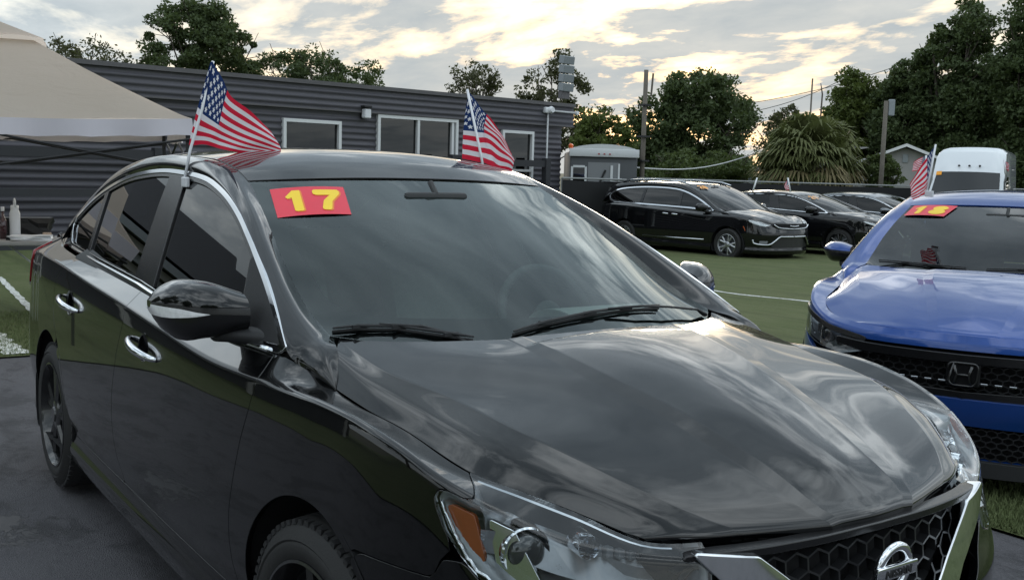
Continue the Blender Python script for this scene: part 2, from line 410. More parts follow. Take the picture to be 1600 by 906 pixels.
# ------------------------------------------------------------------ car builder
def A(*r): return np.array(r, float)
def spec_sedan():
    """tables of a four-door sedan, x forward from the front axle, y half-width, z up (metres)"""
    s = {}
    s['plan'] = A((-1.5, .915, 0), (-1.3, .905, .2), (-1.1, .865, .40), (-.95, .80, .54), (-.8, .71, .665), (-.65, .60, .75), (-.5, .48, .805), (-.3, .30, .85), (0, 0, .87),
                  (.5, -.5, .884), (1.5, -1.5, .887), (2.5, -2.5, .880), (3.0, -3.0, .866), (3.3, -3.3, .84), (3.5, -3.49, .785), (3.65, -3.61, .69), (3.85, -3.69, .49), (4.05, -3.72, .26), (4.3, -3.73, 0))
    s['zc'] = A((-1.5, .72), (-1.3, .725), (-1.1, .73), (-.95, .74), (-.8, .76), (-.65, .80), (-.5, .842), (-.35, .882), (-.2, .905), (0, .913), (.3, .90), (.6, .892), (1.07, .916), (1.48, .937), (1.96, .959), (2.44, .985), (3.0, .995), (3.3, .985), (3.5, .965), (3.8, .955), (4.3, .955))
    s['dc'] = A((-1.5, .04), (-1.3, .04), (-1.1, .045), (-.95, .05), (-.8, .04), (-.65, .03), (-.5, .022), (-.3, .034), (.1, .036), (.4, .032), (2.6, .030), (3.3, .03), (3.6, .03), (4.3, .03))
    s['top'] = A((-1.5, .848, 0, .76), (-1.3, .83, .2, .759), (-1.1, .782, .37, .752), (-.95, .718, .502, .753), (-.8, .612, .588, .793), (-.65, .535, .648, .818), (-.5, .42, .703, .838), (-.3, .21, .718, .870), (0, -.02, .738, .895), (.1, -.098, .744, .908),
                 (.2, -.2, .768, .938), (.3, -.3, .793, .96), (.38, -.379, .797, .957), (.64, -.641, .802, .952), (1.36, -1.363, .805, .981), (1.556, -1.556, .804, .99), (2.45, -2.447, .787, 1.018), (2.62, -2.62, .781, 1.023), (2.86, -2.86, .766, 1.033), (3.05, -3.04, .74, 1.05),
                 (3.3, -3.25, .69, 1.052), (3.5, -3.42, .63, 1.045), (3.65, -3.5, .54, 1.04), (3.85, -3.57, .40, 1.038), (4.05, -3.60, .2, 1.036), (4.3, -3.61, 0, 1.036))
    s['low'] = [(.15, .20), (.05, .175), (.016, .25), (.034, .315), (.010, .42), (0, .555)]   # (inset, z) below the crease
    s['wheels'] = (0.0, -2.70); s['wr'] = .318; s['tread'] = .205; s['rim'] = .226; s['wy'] = .765; s['arch'] = (.355, .335)
    s['by'] = A((-3.4, .745), (-2.8, .77), (-2.2, .795), (-1.5, .805), (-.8, .805), (-.2, .795))
    s['zb'] = .97; s['tumble'] = (.40, .06)
    s['arch_a'] = A((-.276, .983), (-.403, 1.054), (-.529, 1.119), (-.653, 1.176), (-.764, 1.225), (-.905, 1.28), (-1.074, 1.331), (-1.263, 1.37), (-1.41, 1.386), (-1.576, 1.394), (-1.825, 1.398), (-2.076, 1.386), (-2.35, 1.357), (-2.62, 1.302), (-2.80, 1.243), (-2.955, 1.17))
    s['belt'] = A((-2.975, 1.12), (-2.86, 1.045), (-2.80, 1.036), (-2.62, 1.03), (-2.447, 1.027), (-1.556, 1.0), (-1.363, .988), (-.641, .958), (-.379, .963), (-.31, .966))
    s['a2'] = A((-.098, .743, .912), (-.15, .715, .955), (-.21, .69, .99), (-.30, .667, 1.006), (-.42, .663, 1.045), (-.53, .656, 1.094), (-.64, .645, 1.153), (-.75, .629, 1.210), (-.87, .609, 1.27), (-1.0, .587, 1.325), (-1.12, .57, 1.375), (-1.25, .57, 1.416),
                (-1.45, .575, 1.443), (-1.8, .58, 1.452), (-2.07, .578, 1.445), (-2.36, .57, 1.42), (-2.62, .565, 1.378), (-2.83, .562, 1.318), (-3.02, .575, 1.23), (-3.2, .60, 1.13), (-3.33, .62, 1.062))
    s['a0_head'] = A((-.10, .745, .909), (-.17, .76, .932), (-.24, .783, .957))
    s['a0_tail'] = A((-2.99, .722, 1.105), (-3.05, .735, 1.055))
    s['ws'] = (3, 10); s['roof'] = (10, 16); s['rw'] = (16, 20)
    s['ws_c'] = ((.03, .975), (-1.055, 1.392)); s['crown'] = .044
    s['rw_c'] = ((-2.72, 1.395), (-3.42, 1.075))
    s['hood'] = [
        [(-.098, .742, .911), (-.19, .70, .972), (-.27, .655, .995), (-.13, .50, 1.004), (-.035, .26, 1.016), (-.02, 0, 1.022)],
        [(.05, .731, .889), (.01, .70, .928), (-.03, .655, .959), (.05, .46, .985), (.10, .255, .998), (.12, 0, 1.006)],
        [(.195, .714, .872), (.19, .67, .907), (.184, .61, .934), (.22, .43, .952), (.28, .23, .963), (.30, 0, .971)],
        [(.42, .70, .84), (.405, .645, .882), (.39, .58, .906), (.41, .39, .913), (.46, .19, .918), (.48, 0, .925)],
        [(.533, .645, .820), (.535, .59, .852), (.53, .525, .870), (.56, .335, .872), (.60, .165, .874), (.62, 0, .88)],
        [(.61, .585, .795), (.635, .53, .817), (.65, .46, .828), (.68, .29, .830), (.71, .145, .833), (.73, 0, .838)],
        [(.68, .53, .770), (.712, .465, .785), (.735, .39, .791), (.77, .255, .790), (.80, .13, .790), (.81, 0, .791)],
        [(.715, .50, .756), (.76, .41, .756), (.79, .32, .756), (.825, .2, .757), (.845, .1, .758), (.852, 0, .759)],
        [(.69, .49, .705), (.735, .40, .705), (.765, .31, .705), (.80, .2, .705), (.82, .1, .705), (.827, 0, .705)]]
    s['hood_trim'] = None
    s['door_f'] = A((.35, 1.06), (.345, .97), (.332, .92), (.33, .895), (.349, .823), (.383, .744), (.409, .652), (.431, .553), (.44, .45), (.44, .316))
    s['door_m'] = A((1.50, 1.06), (1.50, 1.0), (1.49, .94), (1.49, .88), (1.545, .777), (1.585, .632), (1.57, .48), (1.55, .348), (1.55, .316))
    s['door_r'] = A((2.42, 1.06), (2.45, 1.02), (2.47, .985), (2.57, .91), (2.60, .80), (2.55, .72), (2.44, .63), (2.37, .53), (2.34, .42), (2.335, .316))
    s['glass'] = [((.60, .97), (.70, 1.16), (.9, 1.5), (1.60, 1.5), (1.545, 1.36), (1.40, .97)), ((1.64, .97), (1.735, 1.30), (1.76, 1.5), (2.61, 1.5), (2.545, 1.28), (2.395, .97)), ((2.45, .97), (2.60, 1.28), (2.66, 1.5), (3.2, 1.5), (3.2, .97))]
    s['sail'] = ((.25, .97), (.58, .97), (.69, 1.16), (.6, 1.3), (.2, 1.3))
    s['skirt'] = (.38, 2.34)
    s['gap'] = .0022; s['cups'] = [(1.235, .84), (2.265, .859)]
    for k in ('arch_a', 'belt'): s[k+'_d'] = 1
    return s
def morph(s, fx, fy, fz):
    """new tables from old ones: x, y, z mapped one by one (u = -x on the flanks)"""
    fu = lambda u: np.where(np.asarray(u) < -.3, u, -fx(-np.asarray(u, float)))
    o = dict(s)
    o['plan'] = np.stack([fu(s['plan'][:, 0]), fx(s['plan'][:, 1]), fy(s['plan'][:, 2])], 1)
    for k in ('zc',): o[k] = np.stack([fu(s[k][:, 0]), fz(s[k][:, 1])], 1)
    o['dc'] = np.stack([fu(s['dc'][:, 0]), s['dc'][:, 1]], 1)
    o['top'] = np.stack([fu(s['top'][:, 0]), fx(s['top'][:, 1]), fy(s['top'][:, 2]), fz(s['top'][:, 3])], 1)
    o['low'] = [(d, float(fz(np.array(z)))) for d, z in s['low']]
    o['wheels'] = tuple(float(fx(np.array(x))) for x in s['wheels'])
    o['by'] = np.stack([fx(s['by'][:, 0]), fy(s['by'][:, 1])], 1); o['zb'] = float(fz(np.array(s['zb'])))
    for k in ('arch_a', 'belt'): o[k] = np.stack([fx(s[k][:, 0]), fz(s[k][:, 1])], 1)
    for k in ('a2', 'a0_head', 'a0_tail'): o[k] = np.stack([fx(s[k][:, 0]), fy(s[k][:, 1]), fz(s[k][:, 2])], 1)
    for k in ('ws_c', 'rw_c'): o[k] = tuple((float(fx(np.array(a))), float(fz(np.array(b)))) for a, b in s[k])
    o['hood'] = [[(float(fx(np.array(x))), float(fy(np.array(y))), float(fz(np.array(z)))) for x, y, z in r] for r in s['hood']]
    for k in ('door_f', 'door_m', 'door_r'): o[k] = np.stack([fu(s[k][:, 0]), fz(s[k][:, 1])], 1)
    o['glass'] = [tuple((float(fu(u)), float(fz(np.array(z)))) for u, z in g) for g in s['glass']]
    o['sail'] = tuple((float(fu(u)), float(fz(np.array(z)))) for u, z in s['sail'])
    o['skirt'] = tuple(float(fu(u)) for u in s['skirt'])
    return o
class Car:
    def __init__(c, s, root, paint_mat, glass_mat='tint_glass', step=.016, wind='windshield_glass'):
        c.s, c.root, c.pm, c.gm, c.step, c.wm = s, root, paint_mat, glass_mat, step, wind
        pl = s['plan']; uk = pl[:, 0]
        n = 240; uu = np.linspace(uk[0], uk[-1], n)
        B = herm(uk, pl[:, 1:], uu); T = np.gradient(B, uu, axis=0); T /= np.linalg.norm(T, axis=1, keepdims=True)
        Nn = np.stack([T[:, 1]*-1, T[:, 0]], 1)*-1     # outward
        Nn = np.stack([T[:, 1], -T[:, 0]], 1)
        zc = np.interp(uu, s['zc'][:, 0], s['zc'][:, 1]); zc = herm(s['zc'][:, 0], s['zc'][:, 1], uu); dc = herm(s['dc'][:, 0], s['dc'][:, 1], uu)
        def cv(d, z): return (uu, np.concatenate([B-Nn*np.broadcast_to(np.asarray(d, float), (n,))[:, None], np.broadcast_to(np.asarray(z, float), (n,))[:, None]], 1))
        cs = [cv(d, z) for d, z in s['low']]
        cs.append(cv(dc*.52, zc-.10)); cs.append(cv(dc, zc))
        tp = s['top']; cs.append((tp[:, 0], tp[:, 1:]))
        c.side = Loft(cs, crease={2, len(s['low'])+1}); c.K = len(cs)
        c.uk = (uk[0], uk[-1])
    def grid(c, u0, u1, t0, t1, k=1.0):
        us = np.linspace(u0, u1, max(4, int((u1-u0)/(c.step*k))+1)); ts = np.linspace(t0, t1, max(4, int((t1-t0)*(.10/(c.step*k)))+1))
        c.lastT = np.broadcast_to(ts[None, :]*.1, (len(us), len(ts))); P = c.side(us, ts); UZ = np.stack([np.broadcast_to(us[:, None], P.shape[:2]), P[..., 2]], 2)
        return P, UZ
    def hl_sdf(c, UZ, hl):
        if isinstance(hl, dict): return seg_sdf(np.stack([UZ[..., 0], c.lastT], 2), np.array(hl['ut'])*[1, .1])
        return seg_sdf(UZ, hl)
    def arches(c, UZ, pad=0.0):
        r, z = c.s['arch']; d = np.full(UZ.shape[:2], 9.)
        for x in c.s['wheels']: d = np.minimum(d, np.hypot(UZ[..., 0]+x, UZ[..., 1]-z)-(r+pad))
        return d      # negative inside the wheel opening
    def flank(c, side, name, poly, t0=2.0, t1=None, u0=None, u1=None, mat=None, extra=None, parent=None, depth=.014, lift=0.0):
        t1 = c.K-1 if t1 is None else t1
        q = np.asarray(poly, float)
        P, UZ = c.grid(max(c.uk[0], q[:, 0].min()-.03) if u0 is None else u0, min(c.uk[1], q[:, 0].max()+.03) if u1 is None else u1, t0, t1)
        S = seg_sdf(UZ, q)+c.s['gap']
        S = np.maximum(S, -c.arches(UZ))
        if extra is not None: S = np.maximum(S, extra(UZ))
        return skin(name, P, S, mat or c.pm, parent or c.root, mirror=side < 0, depth=depth, lift=lift)
    def body_sides(c, front_u=-.5, fender_poly=None, hl=None, doors=True):
        s = c.s; ext = None
        if hl is not None: ext = lambda UZ: -(c.hl_sdf(UZ, hl)-.003)
        df, dm, dr = s['door_f'], s['door_m'], s['door_r']
        top = [(df[0][0], 1.6)]
        zbot = s['low'][3][1]+.004
        for sd in (-1, 1):
            fp = [(front_u if fender_poly is None else 0, 0)]
            fpoly = (fender_poly or [(-.48, .66), (-.22, .648), (-.1, .56), (-.1, zbot)])+[tuple(p) for p in df[::-1]]+[(df[0][0], 1.3), (-.6, 1.3), (-.66, .84), (-.5, .70)]
            c.flank(sd, 'fender', fpoly, extra=ext)
            hole = None
            if s.get('cups'): hole = lambda UZ: np.maximum.reduce([-(np.hypot((UZ[..., 0]-cu)/.058, (UZ[..., 1]-cz)/.043)-1)*.045 for cu, cz in s['cups']])
            c.flank(sd, 'front_door', [tuple(p) for p in df]+[tuple(p) for p in dm[::-1]]+[(dm[0][0], 1.3), (df[0][0], 1.3)], extra=hole)
            c.flank(sd, 'rear_door', [tuple(p) for p in dm]+[tuple(p) for p in dr[::-1]]+[(dr[0][0], 1.3), (dm[0][0], 1.3)], extra=hole)
            c.flank(sd, 'quarter_panel', [tuple(p) for p in dr]+[(2.2 if len(dr) else 0, .1)][:0]+[(3.30, zbot), (3.34, .62), (3.40, .68), (3.36, .80), (3.33, .99), (3.42, 1.3), (dr[0][0], 1.3)] if 'quarter' not in s else [tuple(p) for p in dr]+s['quarter'])
            c.flank(sd, 'side_skirt', [(s['skirt'][0], 0), (s['skirt'][1], 0), (s['skirt'][1], zbot-.003), (s['skirt'][0], zbot-.003)], t0=0, t1=3.2)
    def hood(c, fine=1.0, groove=True, mat=None):
        rows = np.array(c.s['hood'], float)                        # w, 6, 3
        fade = np.clip((len(rows)-1.6-np.arange(len(rows)))/3.0, 0, 1)*c.s.get('bulge', 1.0)
        bb = rows[:, 4]+np.stack([0*fade, .026+.022*fade, -.0075*fade-.001], 1)
        rows = np.concatenate([rows[:, :4], bb[:, None], rows[:, 4:]], 1); rows[:, 3, 2] -= .003*fade
        full = np.concatenate([rows[:, :6]*[1, -1, 1], rows[:, ::-1]], 1)    # from y<0 to y>0 : 13
        nw = len(rows); ws = np.concatenate([np.linspace(0, 1, 26)[:-1], np.linspace(1, nw-2, 110)[:-1], np.linspace(nw-2, nw-1, 6)])
        ts = np.linspace(0, 12, 337)
        cr = c.s.get('hood_crease', {2, 4, 5, 7, 8, 10})
        L = Loft([(np.arange(nw), full[:, k]) for k in range(13)], crease=cr)
        P = L(ws, ts)                                              # w,t
        if groove:
            y = np.abs(P[..., 1]); w_ = ws[:, None]
            st = np.clip((w_-.22-.25*(y/.26)**2)/.05, 0, 1); st = st*st*(3-2*st); ins = np.clip((.30-y)/.05, 0, 1)
            P[..., 2] -= .0055*(1-st)*ins
        P = P[:, ::-1]                                             # orient upward
        S = np.full(P.shape[:2], -1.0)
        if c.s.get('hood_trim'):
            q = np.array(c.s['hood_trim'], float); q = np.concatenate([q[1:-1], (q[1:-1]*[1, -1])[::-1]])
            S = np.maximum(S, seg_sdf(P[..., :2], q)+.002)
        P2 = P.transpose(1, 0, 2)
        o = skin('hood', P2, S.T, mat or c.pm, c.root, depth=.014, flip=np.mean(grid_normals(P2)[..., 2]) < 0)
        return o
    def arch_curve(c):
        s = c.s; a = s['arch_a']; y = c.gy(a[:, 0], a[:, 1])
        mid = np.stack([a[:, 0], y+.002, a[:, 1]], 1)
        hd = s['a0_head'] if s.get('own_head') else herm(s['top'][:, 0], s['top'][:, 1:], np.array([.10, .17, .235]))
        return np.concatenate([hd, mid, s['a0_tail']])
    def gy(c, x, z):
        s = c.s; b = np.interp(x, s['by'][:, 0], s['by'][:, 1]); dz_ = z-s['zb']; t = s['tumble']
        return b-t[0]*dz_-t[1]*dz_*np.abs(dz_)
    def rails(c):
        a0 = c.arch_curve(); a2 = c.s['a2']; n = len(a0)
        assert n == len(a2), (n, len(a2))
        m1 = a0*.72+a2*.28+A(0, .016, .007); m2 = a0*.35+a2*.65+A(0, .012, .014)
        k = np.arange(n)
        for j in (0, n-1): m1[j] = a0[j]*.7+a2[j]*.3; m2[j] = a0[j]*.35+a2[j]*.65
        a2d = a2.copy(); a2d[:, 2] -= .004
        L = Loft([(k, a0), (k, m1), (k, m2), (k, a2d)])
        us = np.linspace(0, n-1, 200); ts = np.linspace(0, 3, 19)
        P = L(us, ts)
        for sd in (-1, 1): skin('roof_rail', P, np.full(P.shape[:2], -1.), c.pm, c.root, mirror=sd < 0, depth=.01)
    def span(c, i0, i1, cfun, n=50, m=41, bow=2.0):
        """surface from right edge to left edge between a2[i0..i1]; cfun(f)-> centre (x,z)"""
        a2 = c.s['a2']; k = np.arange(len(a2)); f = np.linspace(0, 1, n); us = i0+(i1-i0)*f
        E = herm(k, a2, us); cx, cz = cfun(f)
        t = np.linspace(-1, 1, m); g = 1-np.abs(t)**bow
        x = E[:, 0:1]+(cx[:, None]-E[:, 0:1])*g; z = E[:, 2:3]+(cz[:, None]-E[:, 2:3])*g
        y = E[:, 1:2]*t
        return np.stack([x, y, z], 2), us
    def ws_pt(c, f, t):
        s = c.s; (x0, z0), (x1, z1) = s['ws_c']; i0, i1 = s['ws']
        E = herm(np.arange(len(s['a2'])), s['a2'], np.array([i0+(i1-i0)*f]))[0]; g = 1-abs(t)**2.2
        cx, cz = x0+(x1-x0)*f, z0+(z1-z0)*f+math.sin(f*math.pi)*.012
        return (E[0]+(cx-E[0])*g, E[1]*t, E[2]+(cz-E[2])*g)
    def flip_up(c, P):
        return np.mean(grid_normals(P)[..., 2]) < 0
    def top(c, rear=True):
        s = c.s; a2 = s['a2']
        def wsf(f):
            (x0, z0), (x1, z1) = s['ws_c']; b = np.sin(f*np.pi)*.012
            return x0+(x1-x0)*f, z0+(z1-z0)*f+b
        P, us = c.span(*s['ws'], wsf, 60, 61, 2.2)
        n, m = P.shape[:2]
        e = P.copy()
        o = skin('windshield', P, np.full((n, m), -1.), c.wm, c.root, depth=.004, flip=c.flip_up(P), lift=-.004)
        # black ceramic border under the glass
        ff = np.linspace(0, 1, n)[:, None]; tt = np.linspace(-1, 1, m)[None, :]
        dx = (1-np.abs(tt))*.62; de = np.minimum(dx, (1-ff)*.9); bot = ff*.95
        bw = s.get('frit', (.05, .035, .15))
        S = np.minimum(np.minimum(dx-bw[0], (1-ff)*.9-bw[1]), bot-bw[2])
        r = .10; cx_ = np.maximum(r-(dx-bw[0]), 0); cy_ = np.maximum(r-(bot-bw[2]), 0)
        S = np.minimum(S, r-np.hypot(cx_, cy_))
        skin('glass_border', P, S, 'black_trim', o, depth=0, flip=c.flip_up(P), lift=-.010)
        # roof
        i0, i1 = s['roof']; hx, hz = s['ws_c'][1]; rx, rz = s['rw_c'][0]
        E = herm(np.arange(len(a2)), a2, np.linspace(i0, i1, 60))
        fx = np.linspace(0, 1, 60)
        def rf(f):
            cz_ = E[:, 2]+s['crown']*np.clip(.45+2.2*f, 0, 1)
            cx2 = E[:, 0]+(hx-E[0, 0])*(1-f)**2+(rx-E[-1, 0])*f**2
            return cx2, cz_
        P, us = c.span(i0, i1, rf, 60, 61, 2.3)
        skin('roof_panel', P, np.full(P.shape[:2], -1.), c.pm, c.root, depth=.012, flip=c.flip_up(P), lift=-.001)
        if rear:
            def rwf(f):
                (x0, z0), (x1, z1) = s['rw_c']; return x0+(x1-x0)*f, z0+(z1-z0)*f+np.sin(f*np.pi)*.02
            P, us = c.span(*s['rw'], rwf, 30, 31, 2.2)
            skin('rear_window', P, np.full(P.shape[:2], -1.), c.gm, c.root, depth=.004, flip=c.flip_up(P), lift=-.004)
    def deck(c):
        s = c.s; tp = s['top']; u = np.linspace(3.06 if 'deck_u' not in s else s['deck_u'], tp[-1, 0], 40)
        E = herm(tp[:, 0], tp[:, 1:], u); (x1, z1) = s['rw_c'][1]
        ed = s['a2'][-1]
        t = np.linspace(-1, 1, 41); f = np.linspace(0, 1, 40)
        F0 = np.stack([ed[0]+(x1-ed[0])*(1-np.abs(t)**2.2), ed[1]*t*1.12, ed[2]+(z1-ed[2])*(1-np.abs(t)**2)], 1)
        tail = herm(tp[:, 0], tp[:, 1:], np.linspace(3.45, tp[-1, 0], 21)); full = np.concatenate([tail*[1, -1, 1], tail[::-1][1:]])
        k = np.linspace(0, 1, 26)[:, None, None]
        P = F0[None]*(1-k)+full[None]*k; P[..., 2] += np.sin(k[..., 0]*np.pi)*.012
        skin('trunk_lid', P, np.full(P.shape[:2], -1.), c.pm, c.root, depth=.02, flip=c.flip_up(P))
        # shoulder between side top line, C-pillar foot and lid
        q = np.linspace(2.9, 3.5, 24); e = herm(tp[:, 0], tp[:, 1:], q)
        a0 = c.arch_curve()[-2:]; i1 = np.linspace(0, 1, 24)[:, None]
        inner = F0[-1]*(1-i1)+full[-1]*i1
        inner = np.concatenate([np.linspace(s['a0_tail'][0]*.6+s['a2'][-2]*.4, F0[-1], 8), np.linspace(F0[-1], full[-1], 17)[1:]])
        k = np.linspace(0, 1, 8)[None, :, None]
        P = e[:, None]*(1-k)+inner[:, None]*k; P[..., 2] += (np.sin(k[..., 0]*np.pi)*.008)
        for sd in (-1, 1): skin('rear_shoulder', P, np.full(P.shape[:2], -1.), c.pm, c.root, mirror=sd < 0, depth=0, lift=-.003)
    def greenhouse(c, chrome='chrome', wt=.013, wb=.017, inset=.03, panes=None, pane_names=None):
        s = c.s; dn = lambda a: herm(np.arange(len(a)), a, np.linspace(0, len(a)-1, len(a)*5))
        poly = np.concatenate([dn(s['arch_a']), s['belt']])*[-1, 1]
        u0, u1 = poly[:, 0].min()-.02, poly[:, 0].max()+.02; z0, z1 = poly[:, 1].min()-.02, poly[:, 1].max()+.02
        st = c.step*.5
        us = np.arange(u0, u1, st*1.3); zs = np.arange(z0, z1, st)
        U, Z = np.meshgrid(us, zs, indexing='ij'); Pn = np.stack([-U, c.gy(-U, Z), Z], 2); UZ = np.stack([U, Z], 2)
        sd0 = seg_sdf(UZ, rnd(poly, 0))
        bl = np.interp(U, (s['belt'][:, 0]*-1)[::-1], s['belt'][::-1, 1])
        wch = np.where(Z-bl < .045, wb, wt)
        ins = np.where(Z-bl < .05, wb+.006, inset)
        gl_ = [seg_sdf(UZ, np.array(g)) for g in s['glass']]
        pane = [np.maximum(g+.004, sd0+ins) for g in gl_]
        sail = np.maximum(seg_sdf(UZ, np.array(s['sail'])), sd0+wt+.003) if s.get('sail') else None
        if sail is not None: pane = [np.maximum(p, -sail+.003) for p in pane]
        allp = np.minimum.reduce(pane)
        for sd in (-1, 1):
            m = sd < 0
            if chrome: skin('window_trim', Pn, np.maximum(sd0, -(sd0+wch)), chrome, c.root, mirror=m, depth=.008, lift=.004)
            if chrome:
                xs = np.linspace(s['belt'][-1, 0]-.05, s['belt'][2, 0], 50); zz = np.interp(-xs, (s['belt'][:, 0]*-1)[::-1], s['belt'][::-1, 1]); b = MB()
                b.tube([(x, (-1 if m else 1)*(c.gy(x, z)+.005), z+.004) for x, z in zip(xs, zz)], .0075, 8); b.build('belt_trim', chrome, c.root, smooth=True)
            skin('window_frame', Pn, np.maximum(sd0+wch*.8, -allp+.004), 'black_trim', c.root, mirror=m, depth=.012)
            if sail is not None: skin('mirror_base', Pn, sail, 'matte_black', c.root, mirror=m, depth=.006, lift=.003)
            for i, p in enumerate(pane):
                skin(['front_window', 'rear_window_pane', 'quarter_window', 'quarter_window'][i], Pn, p, c.gm, c.root, mirror=m, depth=.003, lift=-.007)
    def tub(c):
        s = c.s; xf, xr = s['plan'][0, 1], s['plan'][-1, 1]; b = MB()
        h = s['zb']
        x1 = s['wheels'][1]
        b.box(((xf+xr)/2, 0, .25), (xf-xr-.5, 1.22, .14)); b.box((.25, 0, .48), (.75, 1.18, .40)); b.box((x1-.35, 0, .52), (.85, 1.18, .5))
        b.box((x1+.75, 0, .42), (1.9, 1.34, .16))
        b.build('underbody', 'void', c.root)
        for sd in (-1, 1):
            P, UZ = c.grid(.30, 2.5, 2.6, c.K-1, 3)
            sh = P.copy(); sh[..., 1] -= .055; sh[..., 2] += .045*np.linspace(0, 1, sh.shape[1])[None]
            skin('door_trim', sh, -c.arches(UZ, .08), 'cabin_dark', c.root, mirror=sd < 0, depth=0)
        for x in s['wheels']:
            r = s['arch'][0]+.02
            for sd in (-1, 1):
                m = MB(); m.lathe([(.60, .05), (.60, r), (s['plan'][:, 2].max()-.03, r)], 40, Matrix.Translation((x, 0, s['arch'][1])) @ Matrix.Diagonal((1, sd, 1, 1)))
                m.v = [v if v[2] > .2 else (v[0], v[1], .2) for v in m.v]
                m.build('wheel_liner', 'void', c.root)
    def cabin(c, wheel=True, hx=0.0, seat='cabin_grey'):
        s = c.s; zb = s['zb']; (x0, z0), (x1, z1) = s['ws_c']
        # dashboard
        b = MB(); prof = [(x0-.02, z0-.035), (x0-.45, z0-.045), (x0-.62, z0-.06), (x0-.70, z0-.12), (x0-.66, z0-.26), (x0-.55, z0-.45), (x0-.1, z0-.45)]
        b.prism(prof, 1.30, 1, -.65); d = b.build('dashboard', 'cabin_grey', c.root, autosmooth=.6)
        b = MB(); hd = [(x0-.50+.16*math.cos(a), z0-.052+.075*math.sin(a)) for a in np.linspace(0, math.pi, 14)]
        b.prism([(q[0]-.03, q[1]) for q in hd], .38, 1, .20); b.build('instrument_hood', 'cabin_grey', d, autosmooth=.6)
        if wheel:
            b = MB(); m = Matrix.Translation((x0-.80, .37, z0-.05)) @ Matrix.Rotation(R_(-25), 4, 'Y')
            ring = [m @ Vector((0, .185*math.cos(a), .185*math.sin(a))) for a in np.linspace(0, 2*math.pi, 41)]
            b.tube(ring, .016, 8, False)
            for a in (-.2, math.pi+.2, -math.pi/2): b.tube([m @ Vector((0, .03*math.cos(a), .03*math.sin(a))), m @ Vector((0, .18*math.cos(a), .18*math.sin(a)))], .018, 8)
            b.lathe([(-.02, .0), (-.02, .06), (.02, .05), (.02, 0)], 20, m @ Matrix.Rotation(R_(90), 4, 'Z'))
            b.build('steering_wheel', 'cabin_dark', c.root, smooth=True)
        for row, xs, ys in ((0, x0-1.30, (-.37, .37)), (1, x0-2.22, (-.36, .36))):
            for y in ys:
                b = MB()
                b.box((xs+.15, y, .50), (.52, .50, .16), bev=.05)
                m = Matrix.Rotation(R_(-20), 4, 'Y'); b.box((xs-.20, y, .84), (.14, .50, .62), bev=.06, m=m)
                st_ = b.build('seat', seat, c.root, autosmooth=.7)
                b = MB(); b.box((xs-.33, y, 1.22), (.09, .26, .17), bev=.035, m=m); b.tube([(xs-.30, y-.06, 1.05), (xs-.33, y-.06, 1.2)], .008); b.tube([(xs-.30, y+.06, 1.05), (xs-.33, y+.06, 1.2)], .008)
                b.build('headrest', seat, st_, autosmooth=.7)
        b = MB(); b.box((x1+.14, 0, z1-.075), (.025, .24, .065), bev=.012); b.tube([(x1+.14, 0, z1-.05), (x1+.10, 0, z1-.01)], .01)
        b.build('rear_view_mirror', 'cabin_dark', c.root, autosmooth=.7)
        # headliner below the roof
        P, us = c.span(s['roof'][0], s['roof'][1], lambda f: (herm(np.arange(len(s['a2'])), s['a2'], s['roof'][0]+(s['roof'][1]-s['roof'][0])*f)[:, 0], herm(np.arange(len(s['a2'])), s['a2'], s['roof'][0]+(s['roof'][1]-s['roof'][0])*f)[:, 2]+.005), 16, 9)
        P[..., 2] -= .045; P[..., 1] *= .93
        skin('headliner', P, np.full(P.shape[:2], -1.), 'headliner', c.root, depth=0)
        b = MB(); q = s['rw_c'][1]; b.box((q[0]+.35, 0, q[1]-.06), (.55, 1.2, .03)); b.build('parcel_shelf', 'cabin_dark', c.root)
    def wheel(c, x, sd, rimmat, style, steer=0.0, tyre_detail=True):
        s = c.s; r, wd, rr = s['wr'], s['tread'], s['rim']; y = s['wy']
        w_ = bpy.data.objects.new('wheel', None); COL.objects.link(w_); w_.parent = c.root; w_.location = (x, sd*y, r); w_.rotation_euler = (0, 0, steer)
        mirror = Matrix.Diagonal((1, sd, 1, 1)); h = wd/2
        prof = [(-h, rr-.005), (-h+.002, rr+.03), (-h+.012, r-.03), (-h+.028, r-.006), (-h+.045, r), (h-.045, r), (h-.028, r-.006), (h-.010, r-.032), (h-.003, r-.045), (h-.006, r-.05), (h-.001, rr+.035), (h-.008, rr+.004), (h-.02, rr-.012)]
        b = MB(); b.lathe(prof, 72, mirror); t = b.build('tyre', 'tyre_wall', w_, autosmooth=.9)
        if tyre_detail:
            b = MB()
            for i in range(64):
                a = 2*math.pi*i/64
                m = Matrix.Rotation(-a, 4, 'Y')
                for yy, an, l in ((h-.038, .0, .036), (h-.085, .45, .034), (-(h-.085), .45, .034), (-(h-.038), 0, .036)):
                    b.box((0, 0, 0), (.017, l, .012), m=mirror @ m @ Matrix.Translation((0, yy, r-.004-(0.004 if abs(yy) > .06 else 0))) @ Matrix.Rotation(an, 4, 'Z'))
            b.build('tread', 'rubber', t)
        b = MB(); bar = [(h-.02, rr+.002), (h-.006, rr+.001), (h-.004, rr-.006), (h-.03, rr-.018), (-.02, rr-.03), (-h+.01, rr-.02), (-h+.01, rr)]
        b.lathe(bar, 60, mirror)
        fy = h-.022
